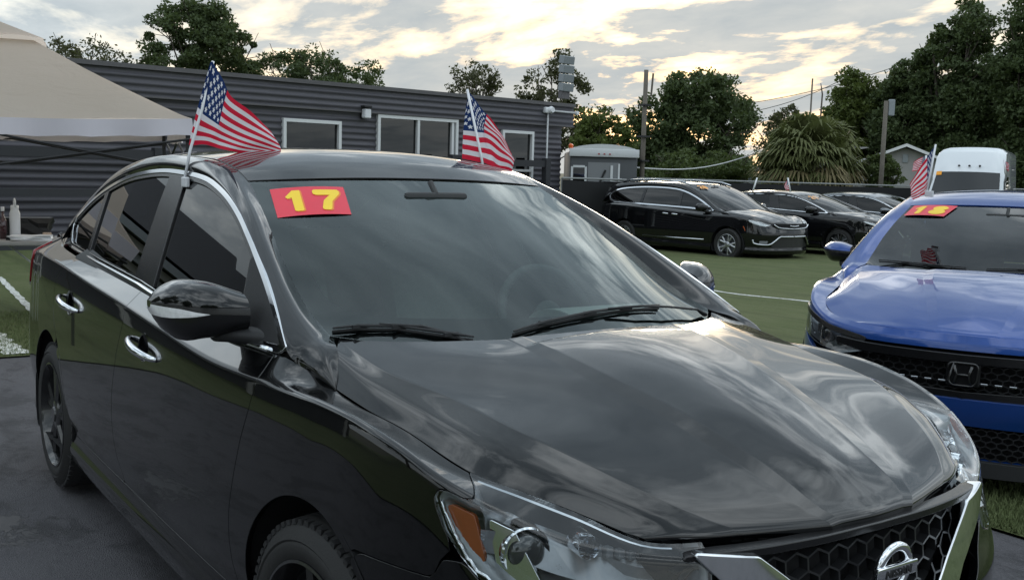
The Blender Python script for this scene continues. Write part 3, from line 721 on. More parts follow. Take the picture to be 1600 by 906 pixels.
        if style == 'split':       # five pairs of sharp twisted spokes
            for i in range(5):
                for dl, wr_ in ((-.20, 1), (.20, -1)):
                    a0_ = 2*math.pi*i/5+.3; a1 = a0_+dl
                    p0 = (math.cos(a0_+dl*.35)*.05, math.sin(a0_+dl*.35)*.05); p1 = (math.cos(a1)*(rr-.012), math.sin(a1)*(rr-.012))
                    d = np.array(p1)-p0; d /= np.linalg.norm(d); nn = np.array([-d[1], d[0]])
                    V = []
                    for q, wdt, yy, dp in ((p0, .024, fy+.004, .05), (p1, .015, fy-.002, .045)):
                        q = np.array(q)
                        for e, yv in ((-1, yy-.008), (0, yy), (1, yy-.008), (1, yy-dp), (-1, yy-dp)):
                            pp = q+nn*wdt*e; V.append(mirror @ Vector((pp[0], yv, pp[1])))
                    b.add(V, [(0, 1, 6, 5), (1, 2, 7, 6), (2, 3, 8, 7), (4, 0, 5, 9), (3, 4, 9, 8)])
        else:
            for i in range(5):
                for dl in (-.24, .24):
                    a0_ = 2*math.pi*i/5; a1 = a0_+dl
                    p0 = np.array((math.cos(a0_), math.sin(a0_)))*.06; p1 = np.array((math.cos(a1), math.sin(a1)))*(rr-.01)
                    d = p1-p0; d /= np.linalg.norm(d); nn = np.array([-d[1], d[0]]); V = []
                    for q, wdt, yy in ((p0, .017, fy), (p1, .02, fy-.004)):
                        for e, yv in ((-1, yy-.006), (0, yy), (1, yy-.006), (1, yy-.04), (-1, yy-.04)):
                            pp = q+nn*wdt*e; V.append(mirror @ Vector((pp[0], yv, pp[1])))
                    b.add(V, [(0, 1, 6, 5), (1, 2, 7, 6), (2, 3, 8, 7), (4, 0, 5, 9), (3, 4, 9, 8)])
        b.lathe([(fy-.05, .075), (fy-.004, .07), (fy+.004, .055), (fy+.006, .035), (fy+.012, .03), (fy+.012, 0)], 28, mirror)
        b.build('rim', rimmat, w_, autosmooth=.5)
        b = MB(); b.lathe([(h-.12, rr-.02), (h-.115, .14), (h-.10, .14), (h-.10, .05)], 36, mirror); b.build('brake_disc', 'lamp_grey', w_, autosmooth=.5)
        return w_
# ------------------------------------------------------------------ car details shared by all
def side_mirror(c, sd, rows, paint_mat, signal=True, base='matte_black', foot=((-.50, .80, .985), (-.58, .86, .985))):
    """rows: (y, x front, x back, z low, z high)"""
    o = bpy.data.objects.new('side_mirror', None); COL.objects.link(o); o.parent = c.root
    rows = A(*rows); k = rows[:, 0]; yy = np.concatenate([np.linspace(k[0], k[-2], 14)[:-1], k[-2]+(k[-1]-k[-2])*np.sin(np.linspace(0, 1, 9)*math.pi/2)])
    q = herm(k, rows[:, 1:], yy); n = 40
    P = np.zeros((len(yy), n+1, 3))
    for i, (y, (xf, xb, z0, z1)) in enumerate(zip(yy, q)):
        for j in range(n+1):
            a = 2*math.pi*j/n; ca, sa = math.cos(a), math.sin(a)
            xm = xb+(xf-xb)*.30
            x = xm+(xf-xm)*max(ca, 0)**.85+(xb-xm)*max(-ca, 0)**.32
            z = (z0+z1)/2+(z1-z0)/2*np.sign(sa)*abs(sa)**.8
            P[i, j] = (x, y, z)
    fl = np.mean((grid_normals(P)*(P-P.mean((0, 1)))).sum(2)) < 0
    S = np.full(P.shape[:2], -1.)
    def pc(nm, mat, S_, lift=0.0):
        V, F, N = trim(P, S_, sd < 0, depth=0, flip=fl, lift=lift)
        if len(F): return mesh_obj(nm, V, F, mat, o, True, N)
    Z = P[..., 2]; zm = rows[1, 3]*.38+rows[1, 4]*.62
    pc('mirror_cap', paint_mat, zm-Z); pc('lower_shell', 'black_trim', Z-zm+.0015)
    i = MB(); e = P[0]; i.add([tuple(p*[1, sd, 1]) for p in e[:-1]], [tuple(range(n))]); i.build('end_cap', 'matte_black', o)
    e = P[-1]; i = MB(); i.add([tuple(p*[1, sd, 1]) for p in e[:-1]], [tuple(range(n))]); i.build('end_cap', paint_mat, o)
    xb = rows[1, 2]; b = MB(); b.box((xb-.004, sd*(rows[0, 0]+rows[-1, 0])/2, rows[1, 3]*.5+rows[1, 4]*.5), (.006, (rows[-1, 0]-rows[0, 0])*.72, (rows[1, 4]-rows[1, 3])*.7), bev=.002); b.build('mirror_glass', 'chrome', o)
    if signal:
        Y = P[..., 1]; y1 = rows[-1, 0]
        zl = zm-.010-.55*np.clip(y1-Y, 0, .2)*.35
        front = P[..., 0]-(np.interp(Y, k, rows[:, 2])+.3*(np.interp(Y, k, rows[:, 1])-np.interp(Y, k, rows[:, 2])))
        S2 = np.maximum.reduce([Z-zm+.008, (zm-.036+.22*np.clip(y1-.02-Y, 0, 1))-Z, (y1-.115)-Y, -front-.01])
        pc('turn_signal', 'signal_lens', S2, .0025)
    b = MB(); f0, f1 = Vector(foot[0]), Vector(foot[1]); d = (f1-f0)
    V = []
    for t, w_, h in ((-.35, .085, .030), (0, .075, .028), (.6, .06, .024), (1.1, .055, .026)):
        p = f0+d*t
        for a in np.linspace(0, 2*math.pi, 17)[:-1]: V.append((p.x+w_*math.cos(a), sd*p.y, p.z+h*math.sin(a)*(.7 if math.sin(a) > 0 else 1)))
    F = [(i*16+j, i*16+(j+1) % 16, (i+1)*16+(j+1) % 16, (i+1)*16+j) for i in range(3) for j in range(16)]+[tuple(range(16)), tuple(range(48, 64))]
    b.add(V, F); b.build('mirror_arm', base, o, autosmooth=.8)
    return o
def door_handle(c, sd, x0, x1, z0, z1, y, mat='chrome', cup=True, r=.0135):
    n = 15; pts = []; rs = []
    for i in range(n):
        t = i/(n-1); bow = math.sin(t*math.pi)**.6
        pts.append((x0+(x1-x0)*t, sd*(y-.012+.030*bow), z0+(z1-z0)*t)); rs.append(r*(.55+.45*bow))
    b = MB(); b.tube(pts, rs, 12)
    h = b.build('door_handle', mat, c.root, smooth=True)
    if cup:
        xm, zm = x0+(x1-x0)*.50, (z0+z1)/2; b = MB(); V = []; F = []
        for k_, (rx, rz_, dy) in enumerate(((.064, .049, 0.0), (.056, .042, -.004), (.036, .028, -.020), (.0, .0, -.026))):
            for a in np.linspace(0, 2*math.pi, 25)[:-1]: V.append((xm+rx*math.cos(a), sd*(y-.014+dy-.07*rz_*math.sin(a)), zm+rz_*math.sin(a)))
        for k_ in range(3):
            for j in range(24): F.append((k_*24+j, k_*24+(j+1) % 24, (k_+1)*24+(j+1) % 24, (k_+1)*24+j))
        b.add(V, F); b.build('handle_cup', c.pm, h, smooth=True)
    return h
def nose_x(s, y, d=0.0):
    pl = s['plan'][:9]; return np.interp(np.abs(y), pl[:, 2], pl[:, 1])-d
def nose_poly(c, name, poly, d, depth, mat, parent, lift=0.0, half=True, step=.01, tilt=0.0, zref=.6, rad=.002):
    """flat outline in (y,z), wrapped on the nose at inset d (both halves when half)"""
    q = np.array(poly, float)
    if half: q = np.concatenate([q, (q*[-1, 1])[::-1]])
    ys = np.arange(q[:, 0].min()-step, q[:, 0].max()+2*step, step); zs = np.arange(q[:, 1].min()-step, q[:, 1].max()+2*step, step*.6)
    Y, Z = np.meshgrid(ys, zs, indexing='ij')
    X = herm(c.nose[0], c.nose[1], np.abs(Y).ravel()).reshape(Y.shape)-d-tilt*(Z-zref)
    P = np.stack([X, Y, Z], 2)
    S = seg_sdf(np.stack([Y, Z], 2), q)
    return skin(name, P, S, mat, parent, depth=depth, lift=lift, rad=rad)
def set_nose(c):
    pl = c.s['plan'][:8]; c.nose = (np.concatenate([pl[:, 2], [pl[-1, 2]+.05]]), np.concatenate([pl[:, 1], [pl[-1, 1]-.3]]))
def text_mesh(txt, size, depth, mat, name, parent, mw, shear=0.0, spacing=1.0, bold=0.0):
    cu = bpy.data.curves.new(name, 'FONT'); cu.body = txt; cu.size = size; cu.extrude = depth; cu.align_x = 'CENTER'; cu.align_y = 'CENTER'; cu.shear = shear; cu.space_character = spacing; cu.offset = bold
    t = bpy.data.objects.new('tmp_text', cu); COL.objects.link(t)
    dg = bpy.context.evaluated_depsgraph_get(); me = bpy.data.meshes.new_from_object(t.evaluated_get(dg))
    bpy.data.objects.remove(t); bpy.data.curves.remove(cu)
    me.materials.clear(); me.materials.append(M[mat]); me.transform(mw)
    o = bpy.data.objects.new(name, me); COL.objects.link(o); o.parent = parent
    return o
def hexmesh(c, name, inside, ys, zs, w_, h, d, mat, parent, th=.0035, depth=.02, tilt=0.0, zref=.6):
    """honeycomb bars on the nose"""
    b = MB(); seen = set(); nx = lambda y, z: float(herm(c.nose[0], c.nose[1], np.array([abs(y)]))[0])-d-tilt*(z-zref)
    r = 0; z = zs[0]
    while z < zs[1]+h:
        y = ys[0]+(w_/2 if r % 2 else 0)
        while y < ys[1]+w_:
            v = [(y, z+h*.62), (y+w_/2, z+h*.30), (y+w_/2, z-h*.30), (y, z-h*.62), (y-w_/2, z-h*.30), (y-w_/2, z+h*.30)]
            for i in range(6):
                a, e = v[i], v[(i+1) % 6]; k = (round(a[0]+e[0], 3), round(a[1]+e[1], 3))
                if k in seen or not inside((a[0]+e[0])/2, (a[1]+e[1])/2): continue
                seen.add(k)
                dy, dz_ = e[0]-a[0], e[1]-a[1]; l = math.hypot(dy, dz_); ny, nz = -dz_/l*th, dy/l*th
                V = []
                for p in (a, e):
                    x = nx(*p)
                    for s_ in (-1, 1):
                        for dx in (0, -depth): V.append((x+dx, p[0]+ny*s_, p[1]+nz*s_))
                b.add(V, [(0, 2, 6, 4), (0, 4, 5, 1), (2, 3, 7, 6), (0, 1, 3, 2), (4, 6, 7, 5)])
            y += w_
        z += h*.92; r += 1
    return b.build(name, mat, parent)
def point_in(poly):
    q = [tuple(p) for p in poly]
    def f(y, z):
        y = abs(y); ins = False
        for i in range(len(q)):
            (x1, y1), (x2, y2) = q[i], q[(i+1) % len(q)]
            if (y1 > z) != (y2 > z) and y < (x2-x1)*(z-y1)/(y2-y1)+x1: ins = not ins
        return ins
    return f
def patch(name, corners, n, mat, parent, sag=0.0, lift=None, uv=True):
    """bilinear sheet through four corners (tl,tr,br,bl)"""
    a, b_, c_, d = [np.array(p, float) for p in corners]; nx, ny = n; V = []; F = []; UV = []
    nn = np.cross(b_-a, d-a); nn /= np.linalg.norm(nn)
    for j in range(ny+1):
        for i in range(nx+1):
            s_, t = i/nx, j/ny; p = (a*(1-s_)+b_*s_)*(1-t)+(d*(1-s_)+c_*s_)*t
            V.append(p+nn*(sag*4*s_*(1-s_)+(lift or 0))); UV.append((s_, 1-t))
    for j in range(ny):
        for i in range(nx): F.append((j*(nx+1)+i, (j+1)*(nx+1)+i, (j+1)*(nx+1)+i+1, j*(nx+1)+i+1))
    o = mesh_obj(name, V, F, mat, parent, True)
    ul = o.data.uv_layers.new()
    for p in o.data.polygons:
        for li, vi in zip(p.loop_indices, p.vertices): ul.data[li].uv = UV[vi]
    return o
def flat_poly(name, polys, to3, mat, parent):
    """2D outlines mapped by to3(x,y) and filled"""
    b = MB()
    for pl in polys:
        bm = bmesh.new(); vs = [bm.verts.new((x, y, 0)) for x, y in pl]; f = bm.faces.new(vs); bmesh.ops.triangulate(bm, faces=[f]); bmesh.ops.subdivide_edges(bm, edges=bm.edges[:], cuts=1); bmesh.ops.triangulate(bm, faces=bm.faces[:])
        bm.verts.index_update(); b.add([to3(v.co.x, v.co.y) for v in bm.verts], [[v.index for v in f.verts] for f in bm.faces]); bm.free()
    return b.build(name, mat, parent)
DIG = {'1': [[(.16, .70), (.42, .98), (.66, .98), (.66, .06), (.60, .02), (.40, .02), (.36, .06), (.36, .66), (.22, .60)]],
       '7': [[(.06, .92), (.12, .98), (.88, .98), (.94, .90), (.92, .76), (.64, .42), (.56, .06), (.48, .02), (.28, .04), (.26, .12), (.36, .46), (.60, .72), (.14, .72), (.06, .78)]],
       '8': None, '2': [[(.06, .72), (.14, .92), (.36, 1.0), (.64, 1.0), (.86, .90), (.92, .70), (.84, .54), (.46, .26), (.88, .26), (.94, .20), (.94, .06), (.86, .02), (.10, .02), (.06, .08), (.06, .24), (.60, .60), (.62, .70), (.52, .78), (.40, .76), (.34, .66), (.12, .64)]],
       '0': None}
def ringpoly(cx, cy, rx, ry, hx, hy, n=24):
    out = [(cx+rx*math.cos(a), cy+ry*math.sin(a)) for a in np.linspace(-math.pi/2, 1.5*math.pi, n)]
    return out+[(cx+hx*math.cos(a), cy+hy*math.sin(a)) for a in np.linspace(1.5*math.pi, -math.pi/2, n)]
DIG['0'] = [ringpoly(.5, .5, .46, .5, .17, .22)]
DIG['8'] = [ringpoly(.5, .74, .40, .26, .13, .09), ringpoly(.5, .29, .45, .30, .15, .11)]
def number_sticker(name, corners, digits, parent, bg='sticker_red', fg='sticker_yellow', out='sticker_orange', lift=.0015, sag=0.0, slots=None, backing=True):
    a, b_, c_, d = [np.array(p, float) for p in corners]
    nn = np.cross(b_-a, d-a); nn = nn/np.linalg.norm(nn)
    if nn[2] < 0: nn = -nn
    def to3(s_, t, l):
        t = 1-t; p = (a*(1-s_)+b_*s_)*(1-t)+(d*(1-s_)+c_*s_)*t
        return p+nn*(lift+l+sag*4*s_*(1-s_))
    root = None
    sg = sag if nn @ np.cross(b_-a, d-a) > 0 else -sag
    if backing: root = patch(name, corners, (12, 6), bg, parent, sg, lift if sg*sag >= 0 and nn @ np.cross(b_-a, d-a) > 0 else -lift)
    else: root = bpy.data.objects.new(name, None); COL.objects.link(root); root.parent = parent
    slots = slots or [(.10+.42*i, .40) for i in range(len(digits))]
    for ch, (x0, w_) in zip(digits, slots):
        for mat, dx, dy, l in ((out, .022, -.02, .0008), (fg, 0, 0, .0016)):
            if mat is None: continue
            flat_poly('digit', [[(x0+dx+w_*x, .12+dy+.76*y) for x, y in pl] for pl in DIG[ch]], lambda x, y: to3(x, y, l), mat, root)
    return root
plain('signal_lens', (.85, .86, .88), .15, coat=1.0, var=.35, scale=70)
plain('sticker_red', (.72, .018, .045), .35, var=.06)
plain('sticker_yellow', (.92, .62, .01), .4, var=.05)
plain('sticker_orange', (.80, .20, .01), .4, var=.05)
plain('sticker_blue', (.06, .30, .62), .4, var=.1)
plain('sticker_orange_bright', (.85, .34, .02), .4)
plain('far_windshield', (.018, .02, .022), .2)
# ------------------------------------------------------------------ black sedan in front
sentra = thing('black_sedan', 'glossy black sedan closest to the camera with red and yellow 17 sticker', 'car')
SP = spec_sedan()
HL = {'ut': [(-.502, 8.4), (-.502, 8.0), (-.545, 7.48), (-.570, 7.04), (-.55, 6.92), (-.505, 6.87), (-.48, 6.80), (-.468, 6.58), (-.475, 6.40), (-.505, 6.10), (-.55, 5.90), (-.602, 5.76), (-.68, 5.62), (-.8, 5.6), (-.95, 5.75), (-1.03, 6.1), (-1.06, 6.6), (-1.06, 8.4)]}
C1 = Car(SP, sentra, 'black_paint'); set_nose(C1)
C1.body_sides(hl=HL)
C1.hood(); C1.rails(); C1.top(); C1.deck(); C1.greenhouse(); C1.tub(); C1.cabin()
for x in SP['wheels']:
    for sd in (-1, 1): C1.wheel(x, sd, 'black_rim', 'split', steer=R_(4) if x == 0 else 0)
GR = [(0, .746), (.40, .742), (.47, .738), (.50, .728), (.455, .675), (.39, .625), (.33, .57), (.27, .50), (.18, .465), (0, .455)]
def bumper_front(c, GR, hl, intake, seam=((-.48, .66), (-.22, .648), (-.1, .56), (-.1, .10))):
    for sd in (-1, 1):
        poly = [(-1.52, .10)]+[seam[3], seam[2], seam[1], seam[0], (-.5, .70), (-.6, .71), (-.75, .70), (-1.0, .70), (-1.06, .733), (-1.52, .70)]
        def ex(UZ):
            P, _ = UZ, 0
            us = UZ[..., 0]; y = herm(c.s['plan'][:, 0], c.s['plan'][:, 2], us.ravel()).reshape(us.shape)
            yz = np.stack([y, UZ[..., 1]], 2)
            gx = [tuple(p) for p in GR]+[(-.3, GR[-1][1]), (-.3, GR[0][1]+.3), (GR[0][0], GR[0][1]+.3)]
            e = -(seg_sdf(yz, [( -.3, GR[0][1]+.3)]+[(.62, GR[0][1]+.3), (.56, .75)]+[tuple(p) for p in GR[3:]]+[(-.3, GR[-1][1])])-.003)
            e = np.maximum(e, -(c.hl_sdf(UZ, hl)-.003))
            if intake is not None: e = np.maximum(e, -(seg_sdf(yz, intake)-.002))
            return e
        c.flank(sd, 'front_bumper', poly, t0=0, extra=ex, u0=-1.5, depth=.02)
INT = [(-.3, .40), (.38, .40), (.52, .36), (.48, .27), (.40, .25), (-.3, .25)]
bumper_front(C1, GR, HL, INT)
nose_poly(C1, 'grille_backing', [(0, .735), (.46, .735), (.52, .725), (.47, .66), (.34, .555), (.28, .48), (.18, .45), (0, .44)], .10, 0, 'void', sentra)
nose_poly(C1, 'lower_intake', [(0, .41), (.40, .41), (.55, .37), (.50, .26), (.40, .24), (0, .24)], .08, 0, 'void', sentra)
inG = point_in([(0, .728), (.40, .725), (.46, .72), (.48, .712), (.44, .668), (.38, .622), (.32, .565), (.26, .505), (.17, .475), (0, .465)])
plain('grille_black', (.018, .0185, .02), .3, scale=60)
hexmesh(C1, 'grille_mesh', inG, (-.50, .50), (.46, .74), .056, .042, .052, 'grille_black', sentra, th=.0022, depth=.022, tilt=.12, zref=.6)
nose_poly(C1, 'grille_bar', [(0, .747), (.40, .744), (.475, .739), (.47, .732), (.40, .733), (0, .736)], .05, .03, 'black_trim', sentra, rad=.004)
V_out = [(.458, .748), (.415, .703), (.335, .650), (.285, .612), (.245, .565), (.20, .515), (.16, .492), (0, .482)]
V_in = [(0, .508), (.12, .522), (.165, .585), (.22, .640), (.275, .687), (.335, .733)]
plain('v_chrome', (.80, .82, .85), .05, metal=1.0, var=.03)
for sd in (-1, 1): nose_poly(C1, 'grille_chrome', [(y*sd, z) for y, z in V_out+V_in], .016, .03, 'v_chrome', sentra, half=False, step=.006, tilt=.16, zref=.6, rad=.004)
# emblem
badge = bpy.data.objects.new('emblem', None); COL.objects.link(badge); badge.parent = sentra; badge.location = (.897, 0, .664); badge.rotation_euler = (0, R_(6), 0)
b = MB(); ring = []
for a in np.linspace(0, 2*math.pi, 49):
    ring.append((0, .047*math.cos(a), .047*math.sin(a)))
b.tube(ring, .0105, 10, False, flat=.8); b.build('emblem_ring', 'v_chrome', badge, smooth=True)
b = MB(); b.box((.006, 0, 0), (.016, .126, .030), bev=.004); b.build('emblem_bar', 'v_chrome', badge, autosmooth=.5)
text_mesh('NISSAN', .0235, .001, 'matte_black', 'emblem_lettering', badge, Matrix.Translation((.0148, 0, -.001)) @ Matrix(((0, 0, 1, 0), (1, 0, 0, 0), (0, 1, 0, 0), (0, 0, 0, 1))), bold=.0006, spacing=1.06)
# head lamps
def headlamp(c, sd, hl, proj, refl, amber, back=.075, tube_t=True):
    o = bpy.data.objects.new('headlight', None); COL.objects.link(o); o.parent = c.root
    P, UZ = c.grid(-1.2, -.4, c.K-3.4, c.K-1, .6)
    S = c.hl_sdf(UZ, hl)+.002
    skin('lens', P, S, 'clear_lens', o, mirror=sd < 0, depth=.012, lift=.002)
    Nn = grid_normals(P); D = np.clip((-c.hl_sdf(UZ, hl)-.012)/.05, 0, 1)[..., None]
    B_ = P-Nn*(.012+back*D*D*(3-2*D))
    skin('lamp_housing', B_, S+.001, 'lamp_housing', o, mirror=sd < 0, depth=0)
    # bright strip along the bonnet edge and the rear-lower edge
    us = np.linspace(-1.0, -.53, 24); e = c.side(us, np.array([c.K-1.06]))[:, 0]; n2 = c.side(us, np.array([c.K-1.30]))[:, 0]
    b = MB(); V = [tuple((p+A(0, 0, -.004))*[1, sd, 1]) for p in e]+[tuple((p*.82+q*.18+A(0, 0, -.006))*[1, sd, 1]) for p, q in zip(e, n2)]
    n = len(e); b.add(V, [(i, i+1, n+i+1, n+i) for i in range(n-1)]); b.build('lamp_strip', 'satin_chrome', o, smooth=True)
    q = np.array([(-.478, .805), (-.490, .787), (-.515, .757), (-.54, .728), (-.585, .692), (-.66, .665)]); dq = herm(np.arange(len(q)), q, np.linspace(0, 5, 30))
    pts = []
    for u, z in dq:
        t = np.linspace(c.K-3.4, c.K-1, 60); col = c.side(np.array([u]), t)[0]; k = np.argmin(abs(col[:, 2]-z)); pts.append(tuple(col[k]*[1, sd, 1]+A(0, -sd*.010, 0)))
    b = MB(); b.tube(pts, .004, 6); b.build('lamp_strip', 'chrome', o, smooth=True)
    if amber:
        Sa = np.maximum(seg_sdf(UZ, amber), S+.012); skin('marker_lamp', P-Nn*.016, Sa, 'amber', o, mirror=sd < 0, depth=.01)
    for (x, y, z), r, big in ((proj, .038, True), (refl, .018, False)):
        m = Matrix.Translation((x, sd*y, z)) @ Matrix.Rotation(R_(-90+sd*14), 4, 'Z')
        b = MB(); b.lathe([(-.07, r*.6), (-.05, r*1.35), (.0, r*1.30), (.004, r*1.22), (-.004, r*1.05), (-.012, r*.95)], 32, m); b.build('reflector', 'chrome', o, autosmooth=.6)
        if big:
            b = MB(); b.lathe([(-.01, r*.98)]+[(r*.55*math.sin(a), r*.98*math.cos(a)) for a in np.linspace(.1, math.pi/2, 8)], 28, m); b.build('projector', 'projector_glass', o, smooth=True)
            Sb = np.maximum(seg_sdf(UZ, [(-.595, .785), (-.66, .77), (-.70, .72), (-.735, .675), (-.66, .672), (-.625, .70)]), S+.02)
            skin('lamp_bezel', P-Nn*.030, Sb, 'chrome', o, mirror=sd < 0, depth=.012)
            b = MB(); V = []
            for k_, (dx, dz_) in enumerate(((-.055, .055), (.02, .045), (.02, -.01), (-.055, .0))): V.append((x-.03+dx*.3, sd*(y+.055-dx*.3-.02*(k_ in (1, 2))), z+dz_*.8))
            b.add(V, [(0, 1, 2, 3)]); b.build('reflector', 'chrome', o)
        else:
            b = MB()
            for k_ in range(5): b.box((x-.012+.010*k_, sd*(y-.028-.020*k_), z-.014-.004*k_), (.018, .016, .024-.003*k_), bev=.003)
            b.build('reflector', 'lamp_grey', o)
    return o
plain('lamp_housing', (.26, .275, .29), .30, metal=.6, var=.35, scale=22)
plain('projector_glass', (.035, .038, .042), .05, coat=1.0)
AMB = [(-.493, .803), (-.565, .79), (-.588, .74), (-.615, .68), (-.60, .675), (-.545, .735), (-.505, .77)]
for sd in (-1, 1): headlamp(C1, sd, HL, (.58, .675, .722), (.66, .59, .742), AMB)
# mirrors, handles
MR = [(.808, -.475, -.60, .985, 1.092), (.89, -.505, -.675, .967, 1.117), (.955, -.565, -.72, .968, 1.108), (.985, -.635, -.73, 1.008, 1.082), (.999, -.69, -.73, 1.042, 1.06)]
for sd in (-1, 1):
    side_mirror(C1, sd, MR, 'black_paint')
    door_handle(C1, sd, -1.385, -1.085, .853, .826, .885); door_handle(C1, sd, -2.42, -2.11, .872, .846, .885)
# tail lamps and rear bumper
for sd in (-1, 1):
    C1.flank(sd, 'tail_light', [(3.27, .84), (3.20, .985), (3.30, 1.03), (3.62, 1.0), (3.62, .86), (3.44, .80)], t0=4.5, mat='red_lens', lift=.006)
    C1.flank(sd, 'rear_bumper', [(2.9, .1), (3.30, .316), (3.34, .62), (3.40, .68), (3.45, .79), (4.31, .79), (4.31, .1)], t0=0)
    C1.flank(sd, 'rear_panel', [(3.63, .80), (3.64, 1.2), (4.31, 1.2), (4.31, .80)], t0=4.5)
# wipers
def wiper(blade, arm, parent):
    o = bpy.data.objects.new('wiper', None); COL.objects.link(o); o.parent = parent
    up = Vector((.35, 0, .9))*.016
    b = MB(); b.tube([Vector(p)+up*.4 for p in blade], .0042, 6); b.build('wiper_blade', 'rubber', o, smooth=True)
    b = MB(); b.tube([Vector(p)+up*1.1 for p in blade], [.003]+[.0045]*(len(blade)-2)+[.003], 6)
    for k in range(1, len(blade)-1): b.box(Vector(blade[k])+up*.9, (.009, .04, .010))
    b.build('blade_holder', 'matte_black', o)
    b = MB(); b.tube([Vector(p)+up*(1.3+.6*math.sin(i/(len(arm)-1)*math.pi)) for i, p in enumerate(arm)], [.005]*(len(arm)-1)+[.011], 8, flat=.7); b.build('wiper_arm', 'matte_black', o, smooth=True)
wiper([(-.315, -.655, 1.004), (-.285, -.594, 1.011), (-.232, -.508, 1.012), (-.14, -.41, 1.0), (-.11, -.36, .992)], [(-.262, -.55, 1.012), (-.20, -.46, 1.003), (-.145, -.40, .985), (-.10, -.36, .96)], sentra)
wiper([(-.085, -.255, 1.003), (-.101, -.142, 1.019), (-.123, .027, 1.033), (-.15, .18, 1.035), (-.18, .335, 1.030)], [(-.132, .10, 1.034), (-.135, .22, 1.030), (-.15, .34, 1.017), (-.19, .50, .998), (-.20, .545, .985)], sentra)
b = MB(); b.add([(-.10-abs(y)*.2, y, .972) for y in (-.6, 0, .6)]+[(.05-abs(y)*.25, y, .93) for y in (-.6, 0, .6)], [(0, 1, 4, 3), (1, 2, 5, 4)]); b.build('cowl_panel', 'matte_black', sentra)
number_sticker('price_sticker', [(-1.041, -.531, 1.347), (-1.002, -.297, 1.359), (-.803, -.364, 1.281), (-.86, -.578, 1.268)], '17', sentra, lift=.0015, sag=.006, slots=[(.10, .42), (.52, .42)])
# ------------------------------------------------------------------ places: pixel of the 1600x906 photograph + distance -> point
def at(px, py, depth): return CAM+depth*(cf_+cr_*((px-800)/FPX)-cu_*((py-453)/FPX))
FH = np.array([math.cos(YAW), math.sin(YAW)])
def gz(x, y):
    d = (x-CAM[0])*FH[0]+(y-CAM[1])*FH[1]
    return -.0155*min(max(0.0, (math.log1p(math.exp(min(40, (d-4)/1.0))))), 58)
def on_ground(px, depth): p = at(px, 453, depth); return (p[0], p[1], gz(p[0], p[1]))
# ------------------------------------------------------------------ ground
t = NT('soil'); p = t.pos(); t.done(t.bsdf(Base_Color=t.mix(t.noise(p, .4, 6, .6), (.05, .055, .025), (.10, .085, .05)), Roughness=.95))
t = NT('asphalt'); p = t.pos()
n1 = t.noise(p, 3.0, 8, .65); n2 = t.noise(p, 160, 3, .6); vor = t.n('ShaderNodeTexVoronoi', {'Vector': p, 'Scale': 190.0}).outputs['Distance']
base = t.mix(n1, (.046, .044, .050), (.088, .085, .094)); base = t.mix(t.math('MULTIPLY', t.ramp(n2, [(.45, 0.0), (.7, 1.0)]), .5), base, (.15, .147, .155))
crack = t.ramp(t.math('ABSOLUTE', t.math('SUBTRACT', t.noise(p, 1.1, 9, .62, .6), .5)), [(0.0, 1.0), (.006, 0.0)])
stain = t.ramp(t.noise(t.mapping(p, (1, 1.5, 1)), 2.4, 9, .7, .5), [(.50, 0.0), (.60, 1.0)])
base = t.mix(t.math('MULTIPLY', stain, .55), base, (.020, .020, .022))
base = t.mix(t.math('MULTIPLY', crack, .45), base, (.012, .012, .013))
dv = t.n('ShaderNodeVectorMath', {0: p, 1: (-2.30, -1.22, 0)}, operation='DISTANCE').outputs['Value']
reach = t.ramp(t.math('DIVIDE', dv, .42), [(.10, 1.0), (.95, 0.0)])
wetn = t.math('ADD', t.noise(t.mapping(p, (1, 1.4, 1)), 10.0, 9, .68, .8), t.math('MULTIPLY', reach, .22))
wet = t.math('MULTIPLY', t.ramp(wetn, [(.63, 0.0), (.65, 1.0)]), t.ramp(reach, [(.05, 0.0), (.2, 1.0)]))
damp = t.math('MULTIPLY', t.ramp(wetn, [(.56, 0.0), (.63, 1.0)]), t.ramp(reach, [(.05, 0.0), (.2, 1.0)]))
base = t.mix(t.math('MULTIPLY', damp, .6), base, (.014, .014, .016))
ro = t.math('SUBTRACT', t.math('SUBTRACT', .86, t.math('MULTIPLY', damp, .25)), t.math('MULTIPLY', wet, .10))
b_ = t.bsdf(Base_Color=base, Roughness=ro, Specular_IOR_Level=.5)
hgt = t.math('MULTIPLY', t.math('ADD', t.math('MULTIPLY', vor, .9), t.math('MULTIPLY', n1, .8)), t.math('SUBTRACT', 1.0, t.math('MULTIPLY', wet, .97)))
t.put(b_.inputs['Normal'], t.bump(hgt, .7, .006)); t.done(b_)
t = NT('turf'); p = t.pos()
fine_ = t.noise(t.mapping(p, (70, 70, 70)), 1.0, 4, .7); mid_ = t.ramp(t.noise(p, 1.1, 8, .68), [(.32, 0.0), (.68, 1.0)]); cl = t.noise(t.mapping(p, (.9, 6, 1)), 1.6, 5, .6)
c0 = t.mix(fine_, (.036, .060, .020), (.15, .175, .07)); c0 = t.mix(t.math('MULTIPLY', mid_, .7), c0, (.14, .15, .075))
seam = t.n('ShaderNodeTexWave', {'Vector': t.mapping(p, (1, 1, 1)), 'Scale': .26, 'Distortion': 4.0, 'Detail': 3.0, 'Detail Scale': .35}, wave_type='BANDS', bands_direction='Y').outputs['Fac']
c0 = t.mix(t.math('MULTIPLY', t.ramp(seam, [(.0, 1.0), (.05, 0.0)]), .2), c0, (.012, .02, .010)); c0 = t.mix(t.ramp(cl, [(.52, 0.0), (.8, .5)]), c0, (.02, .034, .013))
b_ = t.bsdf(Base_Color=c0, Roughness=.95, Specular_IOR_Level=.2); t.put(b_.inputs['Normal'], t.bump(fine_, .9, .02)); t.done(b_)
t = NT('line_paint'); p = t.pos()
